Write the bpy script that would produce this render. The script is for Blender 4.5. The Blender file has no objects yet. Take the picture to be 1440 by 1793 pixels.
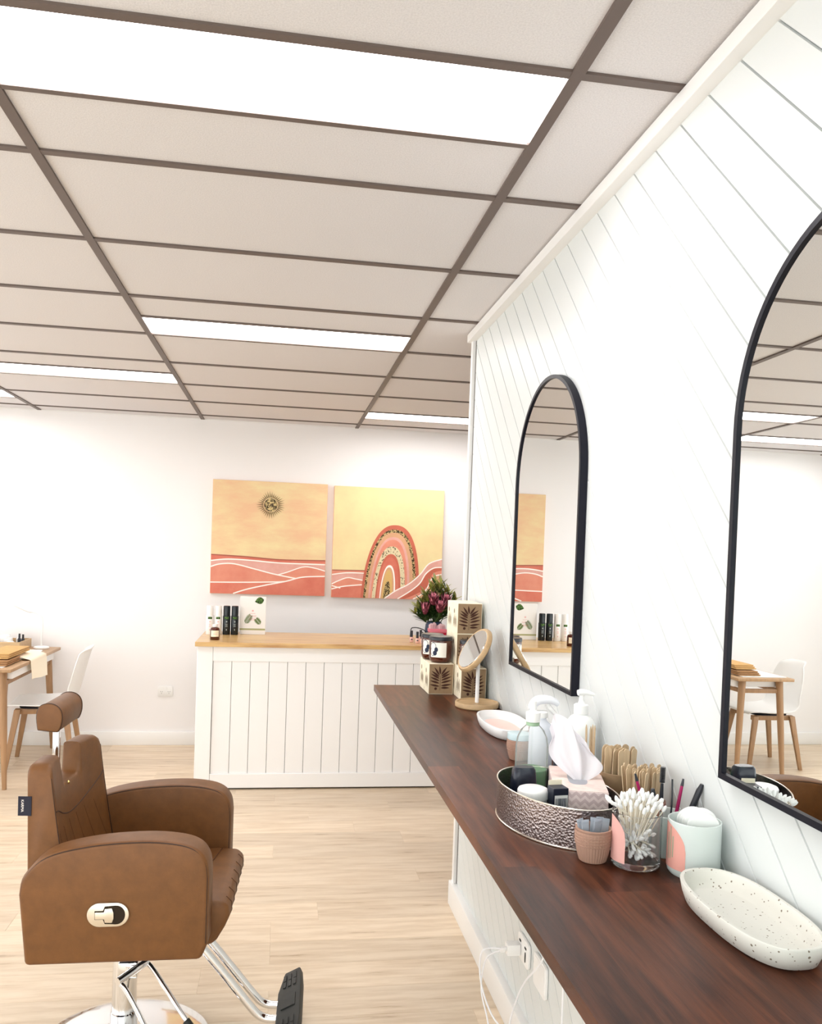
import bpy, bmesh, math, random
from mathutils import Vector, Matrix
random.seed(7)
PI = math.pi
scene = bpy.context.scene
C = bpy.context.collection

# ---------------------------------------------------------------- camera
FPX, YAW, PITCH, ROLL, CYOFF = 1447.69, .1550, -.0249, .0354, 105.49
cam = bpy.data.cameras.new('camera')
cam.sensor_fit = 'VERTICAL'
cam.sensor_height = 36.0
cam.lens = FPX / 1793.0 * 36.0
cam.shift_y = CYOFF / 1793.0
cam.clip_start = .02
cam_o = bpy.data.objects.new('camera', cam)
C.objects.link(cam_o)
cyw, syw, cp, sp = math.cos(YAW), math.sin(YAW), math.cos(PITCH), math.sin(PITCH)
fw = Vector((syw * cp, cyw * cp, sp)); rt = Vector((cyw, -syw, 0)); up = rt.cross(fw)
cr, sr = math.cos(ROLL), math.sin(ROLL)
rr = rt * cr + up * sr; uu = up * cr - rt * sr
cam_o.matrix_world = Matrix(((rr.x, uu.x, -fw.x, 0), (rr.y, uu.y, -fw.y, 0), (rr.z, uu.z, -fw.z, 1.5754), (0, 0, 0, 1)))
scene.camera = cam_o

# ---------------------------------------------------------------- sky, exposure
SKY_STRENGTH, LAMP_STRENGTH = 2.5, 10.0
w = bpy.data.worlds.new('sky'); scene.world = w; w.use_nodes = True
bg = w.node_tree.nodes['Background']
bg.inputs[0].default_value = (.97, .985, 1.0, 1); bg.inputs[1].default_value = SKY_STRENGTH
scene.view_settings.view_transform = 'Standard'
scene.view_settings.look = 'None'
scene.view_settings.exposure = 0.76
scene.view_settings.gamma = 1.0
scene.view_settings.use_curve_mapping = False
scene.cycles.use_denoising = True
scene.cycles.max_bounces = 10
scene.cycles.diffuse_bounces = 6
scene.cycles.sample_clamp_indirect = 6.0
scene.cycles.caustics_reflective = False

def portal(loc, rot, sx, sy):
    l = bpy.data.lights.new('window_portal', 'AREA'); l.shape = 'RECTANGLE'; l.size = sx; l.size_y = sy
    l.cycles.is_portal = True
    o = bpy.data.objects.new('window_portal', l); o.location = loc; o.rotation_euler = rot; C.objects.link(o)

# ---------------------------------------------------------------- materials
MATS = {}
def mat(name, col, rough=.5, metal=0.0, var=None, bump=None, coat=0.0, rnd=0.0, spec=.5, stretch=(1, 1, 1), col2=None, trans=0.0, ior=1.45, sheen=0, alpha=None, emit=None):
    if name in MATS: return MATS[name]
    m = bpy.data.materials.new(name); m.use_nodes = True; MATS[name] = m
    nt = m.node_tree; N = nt.nodes; L = nt.links
    b = N['Principled BSDF']
    b.inputs['Base Color'].default_value = (*col, 1); b.inputs['Roughness'].default_value = rough
    b.inputs['Metallic'].default_value = metal; b.inputs['Coat Weight'].default_value = coat
    b.inputs['Specular IOR Level'].default_value = spec
    b.inputs['Transmission Weight'].default_value = trans; b.inputs['IOR'].default_value = ior
    if sheen: b.inputs['Sheen Weight'].default_value = sheen
    if emit:
        b.inputs['Emission Color'].default_value = (*emit[0], 1); b.inputs['Emission Strength'].default_value = emit[1]
    out = None
    if var or bump:
        tc = N.new('ShaderNodeTexCoord'); mp = N.new('ShaderNodeMapping'); mp.inputs['Scale'].default_value = stretch
        L.new(tc.outputs['Object'], mp.inputs['Vector'])
        vec = mp.outputs['Vector']
        if rnd:
            oi = N.new('ShaderNodeObjectInfo'); ad = N.new('ShaderNodeVectorMath'); ad.operation = 'ADD'
            sc = N.new('ShaderNodeVectorMath'); sc.operation = 'SCALE'; sc.inputs['Scale'].default_value = 37.0
            cb = N.new('ShaderNodeCombineXYZ')
            for i in range(3): L.new(oi.outputs['Random'], cb.inputs[i])
            L.new(cb.outputs[0], sc.inputs[0]); L.new(vec, ad.inputs[0]); L.new(sc.outputs[0], ad.inputs[1]); vec = ad.outputs[0]
    if var:
        n = N.new('ShaderNodeTexNoise'); n.inputs['Scale'].default_value = var[0]; n.inputs['Detail'].default_value = 6
        n.inputs['Roughness'].default_value = .6
        L.new(vec, n.inputs['Vector'])
        cr_ = N.new('ShaderNodeValToRGB')
        c2 = col2 or tuple(c * (1 - var[1]) for c in col)
        cr_.color_ramp.elements[0].position = var[2] if len(var) > 2 else .32
        cr_.color_ramp.elements[1].position = var[3] if len(var) > 3 else .68
        cr_.color_ramp.elements[0].color = (*c2, 1); cr_.color_ramp.elements[1].color = (*col, 1)
        L.new(n.outputs[0], cr_.inputs[0]); out = cr_.outputs[0]
    if rnd:
        oi2 = N.new('ShaderNodeObjectInfo'); mr = N.new('ShaderNodeMapRange')
        mr.inputs['To Min'].default_value = 1 - rnd; mr.inputs['To Max'].default_value = 1 + rnd * .6
        L.new(oi2.outputs['Random'], mr.inputs[0])
        hs = N.new('ShaderNodeHueSaturation'); hs.inputs['Color'].default_value = (*col, 1)
        if out: L.new(out, hs.inputs['Color'])
        L.new(mr.outputs[0], hs.inputs['Value']); out = hs.outputs[0]
    if out: L.new(out, b.inputs['Base Color'])
    if bump:
        n2 = N.new('ShaderNodeTexNoise'); n2.inputs['Scale'].default_value = bump[0]; n2.inputs['Detail'].default_value = 4
        L.new(vec, n2.inputs['Vector'])
        bp = N.new('ShaderNodeBump'); bp.inputs['Strength'].default_value = bump[1]; bp.inputs['Distance'].default_value = bump[2] if len(bump) > 2 else .002
        L.new(n2.outputs[0], bp.inputs['Height']); L.new(bp.outputs[0], b.inputs['Normal'])
    return m

def clear_mat(name, col, gloss=.12, tint=1.0):
    """thin clear glass or plastic sheet: lets light straight through, reflects a little"""
    if name in MATS: return MATS[name]
    m = bpy.data.materials.new(name); m.use_nodes = True; MATS[name] = m
    nt = m.node_tree; N = nt.nodes; L = nt.links
    N.remove(N['Principled BSDF'])
    t = N.new('ShaderNodeBsdfTransparent'); t.inputs[0].default_value = (*col, 1)
    g = N.new('ShaderNodeBsdfGlossy'); g.inputs['Roughness'].default_value = .04
    lw = N.new('ShaderNodeLayerWeight'); lw.inputs['Blend'].default_value = gloss
    mx = N.new('ShaderNodeMixShader')
    L.new(lw.outputs['Fresnel'], mx.inputs[0]); L.new(t.outputs[0], mx.inputs[1]); L.new(g.outputs[0], mx.inputs[2])
    L.new(mx.outputs[0], N['Material Output'].inputs[0])
    return m

def frosted_mat(name, col, mixf=.5):
    """translucent white plastic or frosted glass"""
    if name in MATS: return MATS[name]
    m = mat(name, col, .35)
    nt = m.node_tree; N = nt.nodes; L = nt.links
    b = N['Principled BSDF']; t = N.new('ShaderNodeBsdfTranslucent'); t.inputs[0].default_value = (*col, 1)
    mx = N.new('ShaderNodeMixShader'); mx.inputs[0].default_value = mixf
    L.new(b.outputs[0], mx.inputs[1]); L.new(t.outputs[0], mx.inputs[2]); L.new(mx.outputs[0], N['Material Output'].inputs[0])
    return m

def s(r, g, b):   # sRGB 0..255 -> linear
    f = lambda c: (c / 255 / 12.92) if c / 255 <= .04045 else ((c / 255 + .055) / 1.055) ** 2.4
    return (f(r), f(g), f(b))

m_wall = mat('wall_paint', (.85, .84, .845), .7, bump=(90, .08, .001))
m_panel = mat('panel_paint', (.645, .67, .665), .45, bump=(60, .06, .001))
m_trim = mat('trim_paint', (.82, .815, .805), .4)
m_tile = mat('ceiling_tile_board', (.71, .69, .70), .9, var=(260, .12, .35, .6), bump=(300, .5, .001))
m_tee = mat('ceiling_tee_paint', s(98, 85, 79), .5)
m_floor = mat('oak_plank', (.72, .595, .45), .38, var=(3.2, .0, .36, .60), col2=(.60, .465, .325), stretch=(1.0, 9, 9), rnd=.10, bump=(14, .12, .001))
_r = [n for n in m_floor.node_tree.nodes if n.type == 'VALTORGB'][0].color_ramp
_e = _r.elements.new(.27); _e.color = (.36, .245, .15, 1)
m_sub = mat('subfloor', (.25, .2, .15), .8)
m_shelf = mat('stained_wood', s(98, 54, 34), .32, var=(3.2, .45, .34, .66), col2=s(54, 27, 18), stretch=(16, 1.2, 6), rnd=.38, bump=(40, .12, .001), spec=.22)
m_pine = mat('pine_top', s(220, 182, 122), .3, var=(2.6, .3, .3, .55), stretch=(1.1, 14, 9), col2=s(176, 126, 72), rnd=.1, coat=.2)
m_white = mat('white_paint_satin', (.87, .865, .865), .35)
m_black = mat('black_metal', (.006, .006, .012), .45, spec=.25)
m_gap = mat('dark_gap', (.01, .01, .01), .8)
m_mirror = mat('mirror_silver', (.86, .89, .89), .0, 1.0)
m_leather = mat('tan_leather', s(116, 75, 38), .5, var=(22, .26, .3, .7), bump=(160, .2, .001), spec=.45)
m_seam = mat('leather_seam', s(52, 30, 16), .6)
m_quilt = mat('quilt_thread', s(74, 46, 26), .6)
m_chrome = mat('chrome', (.82, .82, .83), .08, 1.0)
m_satin = mat('satin_nickel', (.78, .73, .64), .3, 1.0)
m_rubber = mat('black_rubber', (.014, .015, .013), .55)
m_oakleg = mat('oak_leg', s(172, 134, 98), .45, var=(4, .25), stretch=(12, 12, 1), rnd=.05)
m_tabletop = mat('oak_tabletop', s(184, 148, 110), .4, var=(4, .25), stretch=(10, 1, 4))
m_shell = mat('white_plastic', (.82, .82, .81), .35)
m_kraft = mat('kraft_card', s(150, 124, 94), .85, var=(60, .12))
m_cream = mat('cream_card', s(240, 230, 205), .8)
m_print = mat('brown_print', s(62, 32, 20), .85)
m_ink = mat('dark_blue_print', s(42, 50, 72), .8)
m_lightwood = mat('bamboo', s(196, 164, 122), .4, var=(5, .22), stretch=(2, 10, 10))
m_stick = mat('birch_stick', s(208, 182, 148), .7, var=(8, .2), stretch=(9, 9, 1), rnd=.18)
m_amber = mat('amber_glass', s(92, 34, 12), .06, trans=.35, coat=.4)
m_blacklid = mat('black_lid', (.012, .013, .02), .3)
m_pinkclay = mat('pink_ceramic', s(166, 130, 112), .65, bump=(50, .1))
m_terrazzo = mat('terrazzo', s(236, 233, 222), .5)
m_glass = mat('glass', (1, 1, 1), .01, trans=1.0, ior=1.45)
m_clear = clear_mat('clear_plastic', (.97, .985, .98), .15)
m_milky = clear_mat('milky_clear_plastic', (.98, .99, .99), .08)
_n = m_milky.node_tree; _d = _n.nodes.new('ShaderNodeBsdfDiffuse'); _d.inputs[0].default_value = (.88, .92, .92, 1)
_m = _n.nodes.new('ShaderNodeMixShader'); _m.inputs[0].default_value = .14
_s = _n.nodes['Material Output'].inputs[0].links[0].from_socket
_n.links.new(_s, _m.inputs[1]); _n.links.new(_d.outputs[0], _m.inputs[2]); _n.links.new(_m.outputs[0], _n.nodes['Material Output'].inputs[0])
m_pane = clear_mat('window_glass', (.97, .98, .97), .06)
m_cotton = mat('cotton', (.86, .86, .85), .95, sheen=.3)
m_decal = mat('pink_decal', s(222, 168, 160), .7)
m_frost = frosted_mat('frosted_glass', (.82, .87, .85), .35)
m_pinkglass = frosted_mat('pink_glass', s(214, 170, 160), .4)
m_paper = frosted_mat('tissue_paper', (.86, .84, .87), .35)
m_cable = mat('white_cable', (.80, .80, .82), .4)

# terrazzo chips
nt = m_terrazzo.node_tree; N = nt.nodes; L = nt.links
tc = N.new('ShaderNodeTexCoord'); vo = N.new('ShaderNodeTexVoronoi'); vo.inputs['Scale'].default_value = 130
n1 = N.new('ShaderNodeTexNoise'); n1.inputs['Scale'].default_value = 90
cr1 = N.new('ShaderNodeValToRGB'); e = cr1.color_ramp.elements
e[0].position = .16; e[0].color = (*s(120, 108, 92), 1); e[1].position = .23; e[1].color = (*s(212, 210, 202), 1)
mul = N.new('ShaderNodeMath'); mul.operation = 'MULTIPLY_ADD'; mul.inputs[1].default_value = .9; mul.inputs[2].default_value = -.36
L.new(tc.outputs['Object'], vo.inputs['Vector']); L.new(tc.outputs['Object'], n1.inputs['Vector'])
add = N.new('ShaderNodeMath'); add.operation = 'ADD'
L.new(n1.outputs[0], mul.inputs[0]); L.new(vo.outputs['Distance'], add.inputs[0]); L.new(mul.outputs[0], add.inputs[1])
L.new(add.outputs[0], cr1.inputs[0]); L.new(cr1.outputs[0], N['Principled BSDF'].inputs['Base Color'])

# ---------------------------------------------------------------- mesh helpers
class MB:
    def __init__(self): self.v = []; self.f = []; self.mi = []
    def add(self, vs, fs, mi=0):
        o = len(self.v); self.v += [tuple(p) for p in vs]; self.f += [tuple(i + o for i in f) for f in fs]; self.mi += [mi] * len(fs)
        return self
    def box(self, x0, x1, y0, y1, z0, z1, mi=0):
        v = [(x, y, z) for x in (x0, x1) for y in (y0, y1) for z in (z0, z1)]
        return self.add(v, [(0, 1, 3, 2), (4, 6, 7, 5), (0, 4, 5, 1), (2, 3, 7, 6), (0, 2, 6, 4), (1, 5, 7, 3)], mi)
    def prism(self, poly, a, b, axis='y', mi=0):
        n = len(poly)
        def P(u, v, t): return {'y': (u, t, v), 'x': (t, u, v), 'z': (u, v, t)}[axis]
        v = [P(u, w_, a) for u, w_ in poly] + [P(u, w_, b) for u, w_ in poly]
        f = [tuple(range(n)), tuple(range(2 * n - 1, n - 1, -1))] + [(i, i + n, (i + 1) % n + n, (i + 1) % n) for i in range(n)]
        return self.add(v, f, mi)
    def flat(self, poly, t, axis='y', mi=0):
        def P(u, v): return {'y': (u, t, v), 'x': (t, u, v), 'z': (u, v, t)}[axis]
        return self.add([P(u, v) for u, v in poly], [tuple(range(len(poly)))], mi)
    def lathe(self, prof, n=28, c=(0, 0, 0), sx=1, sy=1, rot=None, mi=0, cap=True):
        v = []; f = []
        m = len(prof)
        for (r, z) in prof:
            for k in range(n):
                a = 2 * PI * k / n; p = Vector((r * sx * math.cos(a), r * sy * math.sin(a), z))
                if rot: p = rot @ p
                v.append((p.x + c[0], p.y + c[1], p.z + c[2]))
        for i in range(m - 1):
            for k in range(n):
                f.append((i * n + k, i * n + (k + 1) % n, (i + 1) * n + (k + 1) % n, (i + 1) * n + k))
        if cap:
            if prof[0][0] > 1e-6: f.append(tuple(reversed(range(n))))
            if prof[-1][0] > 1e-6: f.append(tuple((m - 1) * n + k for k in range(n)))
        return self.add(v, f, mi)
    def tube(self, pts, r, n=10, mi=0, sub=1, flatten=None):
        pts = [Vector(p) for p in pts]
        if sub > 1 and len(pts) > 2:
            q = []
            for i in range(len(pts) - 1):
                p0 = pts[max(i - 1, 0)]; p1 = pts[i]; p2 = pts[i + 1]; p3 = pts[min(i + 2, len(pts) - 1)]
                for j in range(sub):
                    t = j / sub
                    q.append(.5 * ((2 * p1) + (p2 - p0) * t + (2 * p0 - 5 * p1 + 4 * p2 - p3) * t * t + (3 * p1 - p0 - 3 * p2 + p3) * t ** 3))
            q.append(pts[-1]); pts = q
        rs = r if isinstance(r, (list, tuple)) else [r] * len(pts)
        if len(rs) != len(pts):
            k = len(rs) - 1
            rs = [rs[min(int(i / (len(pts) - 1) * k), k - 1)] + (rs[min(int(i / (len(pts) - 1) * k), k - 1) + 1] - rs[min(int(i / (len(pts) - 1) * k), k - 1)]) * ((i / (len(pts) - 1) * k) - min(int(i / (len(pts) - 1) * k), k - 1)) for i in range(len(pts))]
        v = []; f = []
        ref = None
        for i, p in enumerate(pts):
            d = (pts[min(i + 1, len(pts) - 1)] - pts[max(i - 1, 0)]).normalized()
            if ref is None: ref = Vector((0, 0, 1)) if abs(d.z) < .9 else Vector((1, 0, 0))
            a = (ref - d * ref.dot(d)).normalized(); bb = d.cross(a); ref = a
            for k in range(n):
                t = 2 * PI * k / n
                v.append(p + a * (rs[i] * math.cos(t)) + bb * (rs[i] * math.sin(t) * (flatten or 1)))
        for i in range(len(pts) - 1):
            for k in range(n): f.append((i * n + k, i * n + (k + 1) % n, (i + 1) * n + (k + 1) % n, (i + 1) * n + k))
        f.append(tuple(reversed(range(n)))); f.append(tuple((len(pts) - 1) * n + k for k in range(n)))
        return self.add(v, f, mi)
    def grid(self, fn, nu, nv, mi=0, closed=False):
        v = [fn(i / nu, j / nv) for i in range(nu + 1) for j in range(nv + 1)]
        f = [(i * (nv + 1) + j, (i + 1) * (nv + 1) + j, (i + 1) * (nv + 1) + j + 1, i * (nv + 1) + j + 1) for i in range(nu) for j in range(nv)]
        return self.add(v, f, mi)
    def mesh(self, name, mats, bevel=0, seg=2, smooth=True, ang=40, sub=0, solid=0):
        me = bpy.data.meshes.new(name); me.from_pydata([tuple(p) for p in self.v], [], self.f)
        mats = mats if isinstance(mats, (list, tuple)) else [mats]
        for m in mats: me.materials.append(m)
        for p, i in zip(me.polygons, self.mi): p.material_index = i
        bm = bmesh.new(); bm.from_mesh(me)
        bmesh.ops.recalc_face_normals(bm, faces=bm.faces)
        if solid:
            bmesh.ops.solidify(bm, geom=bm.faces[:], thickness=solid)
        if bevel:
            es = [e for e in bm.edges if len(e.link_faces) == 2 and e.calc_face_angle(0) > .5]
            bmesh.ops.bevel(bm, geom=es, offset=bevel, segments=seg, profile=.5, affect='EDGES', clamp_overlap=True)
        if sub:
            bmesh.ops.subdivide_edges(bm, edges=bm.edges[:], cuts=sub, use_grid_fill=True, smooth=1.0)
        bm.to_mesh(me); bm.free()
        if smooth:
            for p in me.polygons: p.use_smooth = True
            me.set_sharp_from_angle(angle=math.radians(ang))
        return me
    def build(self, name, mats, parent=None, loc=None, rot=None, **k):
        return link(name, self.mesh(name, mats, **k), parent, loc, rot)

def link(name, me, parent=None, loc=None, rot=None):
    o = bpy.data.objects.new(name, me); C.objects.link(o)
    if parent: o.parent = parent
    if loc: o.location = loc
    if rot: o.rotation_euler = rot
    return o
def tag(o, label, cat, group=None, kind=None):
    o['label'] = label; o['category'] = cat
    if group: o['group'] = group
    if kind: o['kind'] = kind
    return o
def thing(name, label, cat, loc=(0, 0, 0), rz=0, group=None):
    o = bpy.data.objects.new(name, None); C.objects.link(o); o.empty_display_size = .02
    o.location = loc; o.rotation_euler = (0, 0, rz)
    return tag(o, label, cat, group)
def struct(o):
    o['kind'] = 'structure'; return o
def dup(root, loc, rz=None, label=None, rot=None):
    r = root.copy(); C.objects.link(r); r.location = loc
    if rz is not None: r.rotation_euler = (0, 0, rz)
    if rot is not None: r.rotation_euler = rot
    if label: r['label'] = label
    for ch in list(root.children):
        c = ch.copy(); C.objects.link(c); c.parent = r
        for g in list(ch.children):
            d = g.copy(); C.objects.link(d); d.parent = c
    return r
def text_mesh(txt, size, matn, name, parent, loc, rot):
    cu = bpy.data.curves.new(name, 'FONT'); cu.body = txt; cu.size = size; cu.align_x = 'CENTER'; cu.align_y = 'CENTER'; cu.extrude = .0001
    t = bpy.data.objects.new(name + '_tmp', cu); C.objects.link(t)
    dg = bpy.context.evaluated_depsgraph_get()
    me = bpy.data.meshes.new_from_object(t.evaluated_get(dg)); bpy.data.objects.remove(t)
    me.materials.clear(); me.materials.append(matn)
    return link(name, me, parent, loc, rot)
def cyl_patch(mb, r, z0, z1fn, a0, a1, n=24, c=(0, 0), mi=0):
    """curved label: patch of a cylinder between angles a0..a1, from z0 up to z1fn(u)"""
    for i in range(n):
        u0, u1 = i / n, (i + 1) / n
        A, B = a0 + (a1 - a0) * u0, a0 + (a1 - a0) * u1
        P = lambda a, z: (c[0] + r * math.cos(a), c[1] + r * math.sin(a), z)
        mb.add([P(A, z0), P(B, z0), P(B, z1fn(u1)), P(A, z1fn(u0))], [(0, 1, 2, 3)], mi)
    return mb
def superell(a, b, n=4, k=40, cx=0, cy=0):
    r = []
    for i in range(k):
        t = 2 * PI * i / k; ct, st = math.cos(t), math.sin(t)
        r.append((cx + a * math.copysign(abs(ct) ** (2 / n), ct), cy + b * math.copysign(abs(st) ** (2 / n), st)))
    return r

# ---------------------------------------------------------------- room shell
CEIL, XW, YB, YEND = 2.5434, .812, 6.635, 3.60
XL, XR, YF = -4.0, 3.2, -1.8
# floor: oak boards laid along X
fl = struct(MB().box(XL - .1, XR + .1, YF - .1, YB + .1, -.12, -.008).build('floor', m_sub, smooth=False))
PW, PL_ = .182, 1.25
row = 0; y = YF
plank_meshes = {}
def plank_mesh(l, wd):
    k = (round(l, 3), round(wd, 3))
    if k not in plank_meshes:
        mb = MB(); e = .0012
        v = [(0, 0, -.008), (l, 0, -.008), (l, wd, -.008), (0, wd, -.008), (0, 0, -e), (l, 0, -e), (l, wd, -e), (0, wd, -e), (e, e, 0), (l - e, e, 0), (l - e, wd - e, 0), (e, wd - e, 0)]
        mb.add(v, [(0, 3, 2, 1), (0, 1, 5, 4), (1, 2, 6, 5), (2, 3, 7, 6), (3, 0, 4, 7), (4, 5, 9, 8), (5, 6, 10, 9), (6, 7, 11, 10), (7, 4, 8, 11), (8, 9, 10, 11)])
        plank_meshes[k] = mb.mesh('plank', m_floor, smooth=False)
    return plank_meshes[k]
while y < YB - .001:
    wd = min(PW, YB - y); x = XL - random.choice([0, .3, .55, .8, 1.0])
    while x < XR:
        x0 = max(x, XL); x1 = min(x + PL_, XR)
        if x1 - x0 > .02: link('plank', plank_mesh(x1 - x0, wd), fl, (x0, y, 0))
        x += PL_
    y += PW
# ceiling: tee grid with lay-in tiles
TX, TY0 = .556, 1.6235
cl = struct(MB().box(XL - .1, XR + .1, YF - .1, YB + .1, CEIL + .03, CEIL + .13).build('ceiling', m_white, smooth=False))
lights = {(0, 0, 0): 'long white ceiling light panel nearest the camera, at the top', (0, 3, 1): 'ceiling light panel second from the camera, in the middle bay',
          (-1, 5, 1): 'far left ceiling light panel in the bay over the desk', (1, 7, 0): 'ceiling light panel above the right end of the white counter',
          (-2, 7, 0): 'ceiling light panel at the far left edge by the back wall', (0, -4, 1): 'added ceiling light panel unseen behind the camera', (-2, -1, 0): 'ceiling light panel behind the camera on the left, added for light'}  # last two panels are unseen, added for the light they give
bays = [(-3, XL, TX - 1.2 * 3), (-2, TX - 3.6, TX - 2.4), (-1, TX - 2.4, TX - 1.2), (0, TX - 1.2, TX), (1, TX, TX + 1.2), (2, TX + 1.2, XR)]
MT, CT = .0135, .012
tile_cache = {}
def tile(x0, x1, y0, y1):
    k = (round(x1 - x0, 4), round(y1 - y0, 4))
    if k not in tile_cache:
        tile_cache[k] = MB().box(0, k[0], 0, k[1], 0, .014).mesh('ceiling_tile', m_tile, smooth=False)
    link('ceiling_tile', tile_cache[k], cl, (x0, y0, CEIL + .006))
def diffuser_mat(i, c):
    return mat('lamp_diffuser_%d' % i, (.85, .85, .85), .4, emit=(c, LAMP_STRENGTH))
lamp_cols = {(0, 0, 0): (1, .955, .985), (0, 3, 1): (1, .985, .98), (0, -4, 1): (.78, 1.0, .93)}  # mint colour of the added rear panel tints the near right wall
for bi, bx0, bx1 in bays:
    rows = range(-6, 9)
    for r_ in rows:
        ya, yb = TY0 + .6 * r_, TY0 + .6 * (r_ + 1)
        ya_, yb_ = max(ya, YF), min(yb, YB)
        if yb_ - ya_ < .03: continue
        cut = None
        for h in (0, 1):
            if (bi, r_, h) in lights: cut = h
        x0, x1 = bx0 + MT * .4, bx1 - MT * .4
        if cut is None:
            tile(x0, x1, ya_ + .004, yb_ - .004)
        else:
            ym = ya + .3
            ty = (ym, yb) if cut == 0 else (ya, ym); ly = (ya, ym) if cut == 0 else (ym, yb)
            tile(x0, x1, ty[0] + .004, ty[1] - .004)
            MB().box(bx0 + MT, bx1 - MT, ym - CT * .8, ym + CT * .8, CEIL, CEIL + .006).build('ceiling_tee', m_tee, cl, smooth=False)
            t = thing('ceiling_light', lights[(bi, r_, cut)], 'ceiling light', ((bx0 + bx1) / 2, (ly[0] + ly[1]) / 2, CEIL), group='ceiling light panels')
            hw = (x1 - x0) / 2; hl = .15 - .004
            MB().box(-hw, hw, -hl, hl, .014, .028).build('housing', m_white, t, smooth=False)
            MB().box(-hw + .002, hw - .002, -hl + .002, hl - .002, .006, .013).build('diffuser', diffuser_mat(abs(hash((bi, r_))) % 97 if False else (bi + 5) * 20 + r_ + 5, lamp_cols.get((bi, r_, cut), (1, .975, .95))), t, smooth=False)
        if ya > YF: MB().box(bx0 + MT, bx1 - MT, ya - CT, ya + CT, CEIL, CEIL + .006).build('ceiling_tee', m_tee, cl, smooth=False)
for k in range(-3, 3):
    xx = TX + 1.2 * k
    MB().box(xx - MT, xx + MT, YF, YB, CEIL - .0008, CEIL + .0062).build('ceiling_tee', m_tee, cl, smooth=False)
MB().box(XL, XR, YB - .012, YB, CEIL - .001, CEIL + .006).build('ceiling_tee', m_trim, cl, smooth=False)

# walls
struct(MB().box(XL - .1, XR + .1, YB, YB + .1, -.1, CEIL + .03).build('wall_back', m_wall, smooth=False))
struct(MB().box(XR, XR + .1, YF, YB, -.1, CEIL + .03).build('wall_far_right', m_wall, smooth=False))
# left wall with three shop windows, front wall with a wide shop front
def wall_with_openings(name, axis, pos, lo, hi, ops, thick):
    mb = MB(); edges = sorted(ops); cur = lo
    def bx(a, b, z0, z1):
        if axis == 'x': mb.box(pos, pos + thick, a, b, z0, z1)
        else: mb.box(a, b, pos, pos + thick, z0, z1)
    for (a, b, z0, z1) in edges:
        bx(cur, a, -.1, CEIL + .03); bx(a, b, -.1, z0); bx(a, b, z1, CEIL + .03); cur = b
    bx(cur, hi, -.1, CEIL + .03)
    return struct(mb.build(name, m_wall, smooth=False))
lw_ops = [(-1.3, .7, .25, 2.4), (1.0, 3.0, .25, 2.4), (3.3, 5.3, .25, 2.4)]
wall_with_openings('wall_left', 'x', XL - .1, YF, YB, lw_ops, .1)
fw_ops = [(-3.6, -1.4, .25, 2.4), (-1.1, .6, .05, 2.4)]
wall_with_openings('wall_front', 'y', YF - .1, XL, XR, fw_ops, .1)
wi = 0
for (a, b, z0, z1) in lw_ops:
    wi += 1
    mb = MB(); x0, x1 = XL - .08, XL - .02
    for q in ((a, a + .05, z0, z1), (b - .05, b, z0, z1), (a + .05, b - .05, z0, z0 + .05), (a + .05, b - .05, z1 - .05, z1)): mb.box(x0, x1, *q)
    f_ = struct(mb.build('window_%d' % wi, m_white, smooth=False))
    MB().box(XL - .055, XL - .049, a + .05, b - .05, z0 + .05, z1 - .05).build('pane', m_pane, f_, smooth=False)
    portal((XL - .005, (a + b) / 2, (z0 + z1) / 2), (0, -PI / 2, 0), z1 - z0, b - a)
for (a, b, z0, z1) in fw_ops:
    wi += 1
    mb = MB(); y0, y1 = YF - .08, YF - .02
    for q in ((a, a + .05, z0, z1), (b - .05, b, z0, z1), (a + .05, b - .05, z0, z0 + .05), (a + .05, b - .05, z1 - .05, z1)): mb.box(q[0], q[1], y0, y1, q[2], q[3])
    f_ = struct(mb.build('window_%d' % wi, m_white, smooth=False))
    MB().box(a + .05, b - .05, YF - .055, YF - .049, z0 + .05, z1 - .05).build('pane', m_pane, f_, smooth=False)
    portal(((a + b) / 2, YF - .005, (z0 + z1) / 2), (PI / 2, 0, 0), b - a, z1 - z0)

# right partition with 45 degree boards
wr = struct(MB().box(XW + .008, XW + .11, YF, YEND, -.1, CEIL + .03).build('wall_right', m_white, smooth=False))
def clip(poly, a, b, c_):      # keep a*u+b*v<=c
    out = []
    for i in range(len(poly)):
        p, q = poly[i], poly[(i + 1) % len(poly)]
        dp = a * p[0] + b * p[1] - c_; dq = a * q[0] + b * q[1] - c_
        if dp <= 0: out.append(p)
        if dp * dq < 0:
            t = dp / (dp - dq); out.append((p[0] + (q[0] - p[0]) * t, p[1] + (q[1] - p[1]) * t))
    return out
GS, G0 = .1183, -.9399
k0 = int((YF - 2.6 - G0) / GS) - 1
for k in range(k0, k0 + 80):
    c0, c1 = G0 + GS * k, G0 + GS * (k + 1)
    rect = [(YF, .0), (YEND - .03, .0), (YEND - .03, 2.515), (YF, 2.515)]
    full = clip(clip(rect, 1, -1, c1 - .0006), -1, 1, -c0 - .0006)
    front = clip(clip(rect, 1, -1, c1 - .0030), -1, 1, -c0 - .0030)
    if len(full) < 3 or len(front) < 3: continue
    mb = MB(); mb.flat(front, XW, 'x')
    n = len(front)
    if len(full) == n:
        mb = MB(); v = [(XW, u, z) for u, z in front] + [(XW + .0065, u, z) for u, z in full]
        mb.add(v, [tuple(range(n))] + [(i, (i + 1) % n, (i + 1) % n + n, i + n) for i in range(n)])
    mb.build('panel_board', m_panel, wr, smooth=False)
struct(MB().box(.797, XW + .118, YEND - .03, YEND, 0, CEIL).build('trim_1', m_trim, smooth=False))
struct(MB().box(XW - .001, XW + .012, YEND - .042, YEND - .03, .105, 2.508).build('trim_2', mat('return_shade', s(112, 108, 104), .6), smooth=False))  # grey strip painting the shaded return of the end trim
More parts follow.
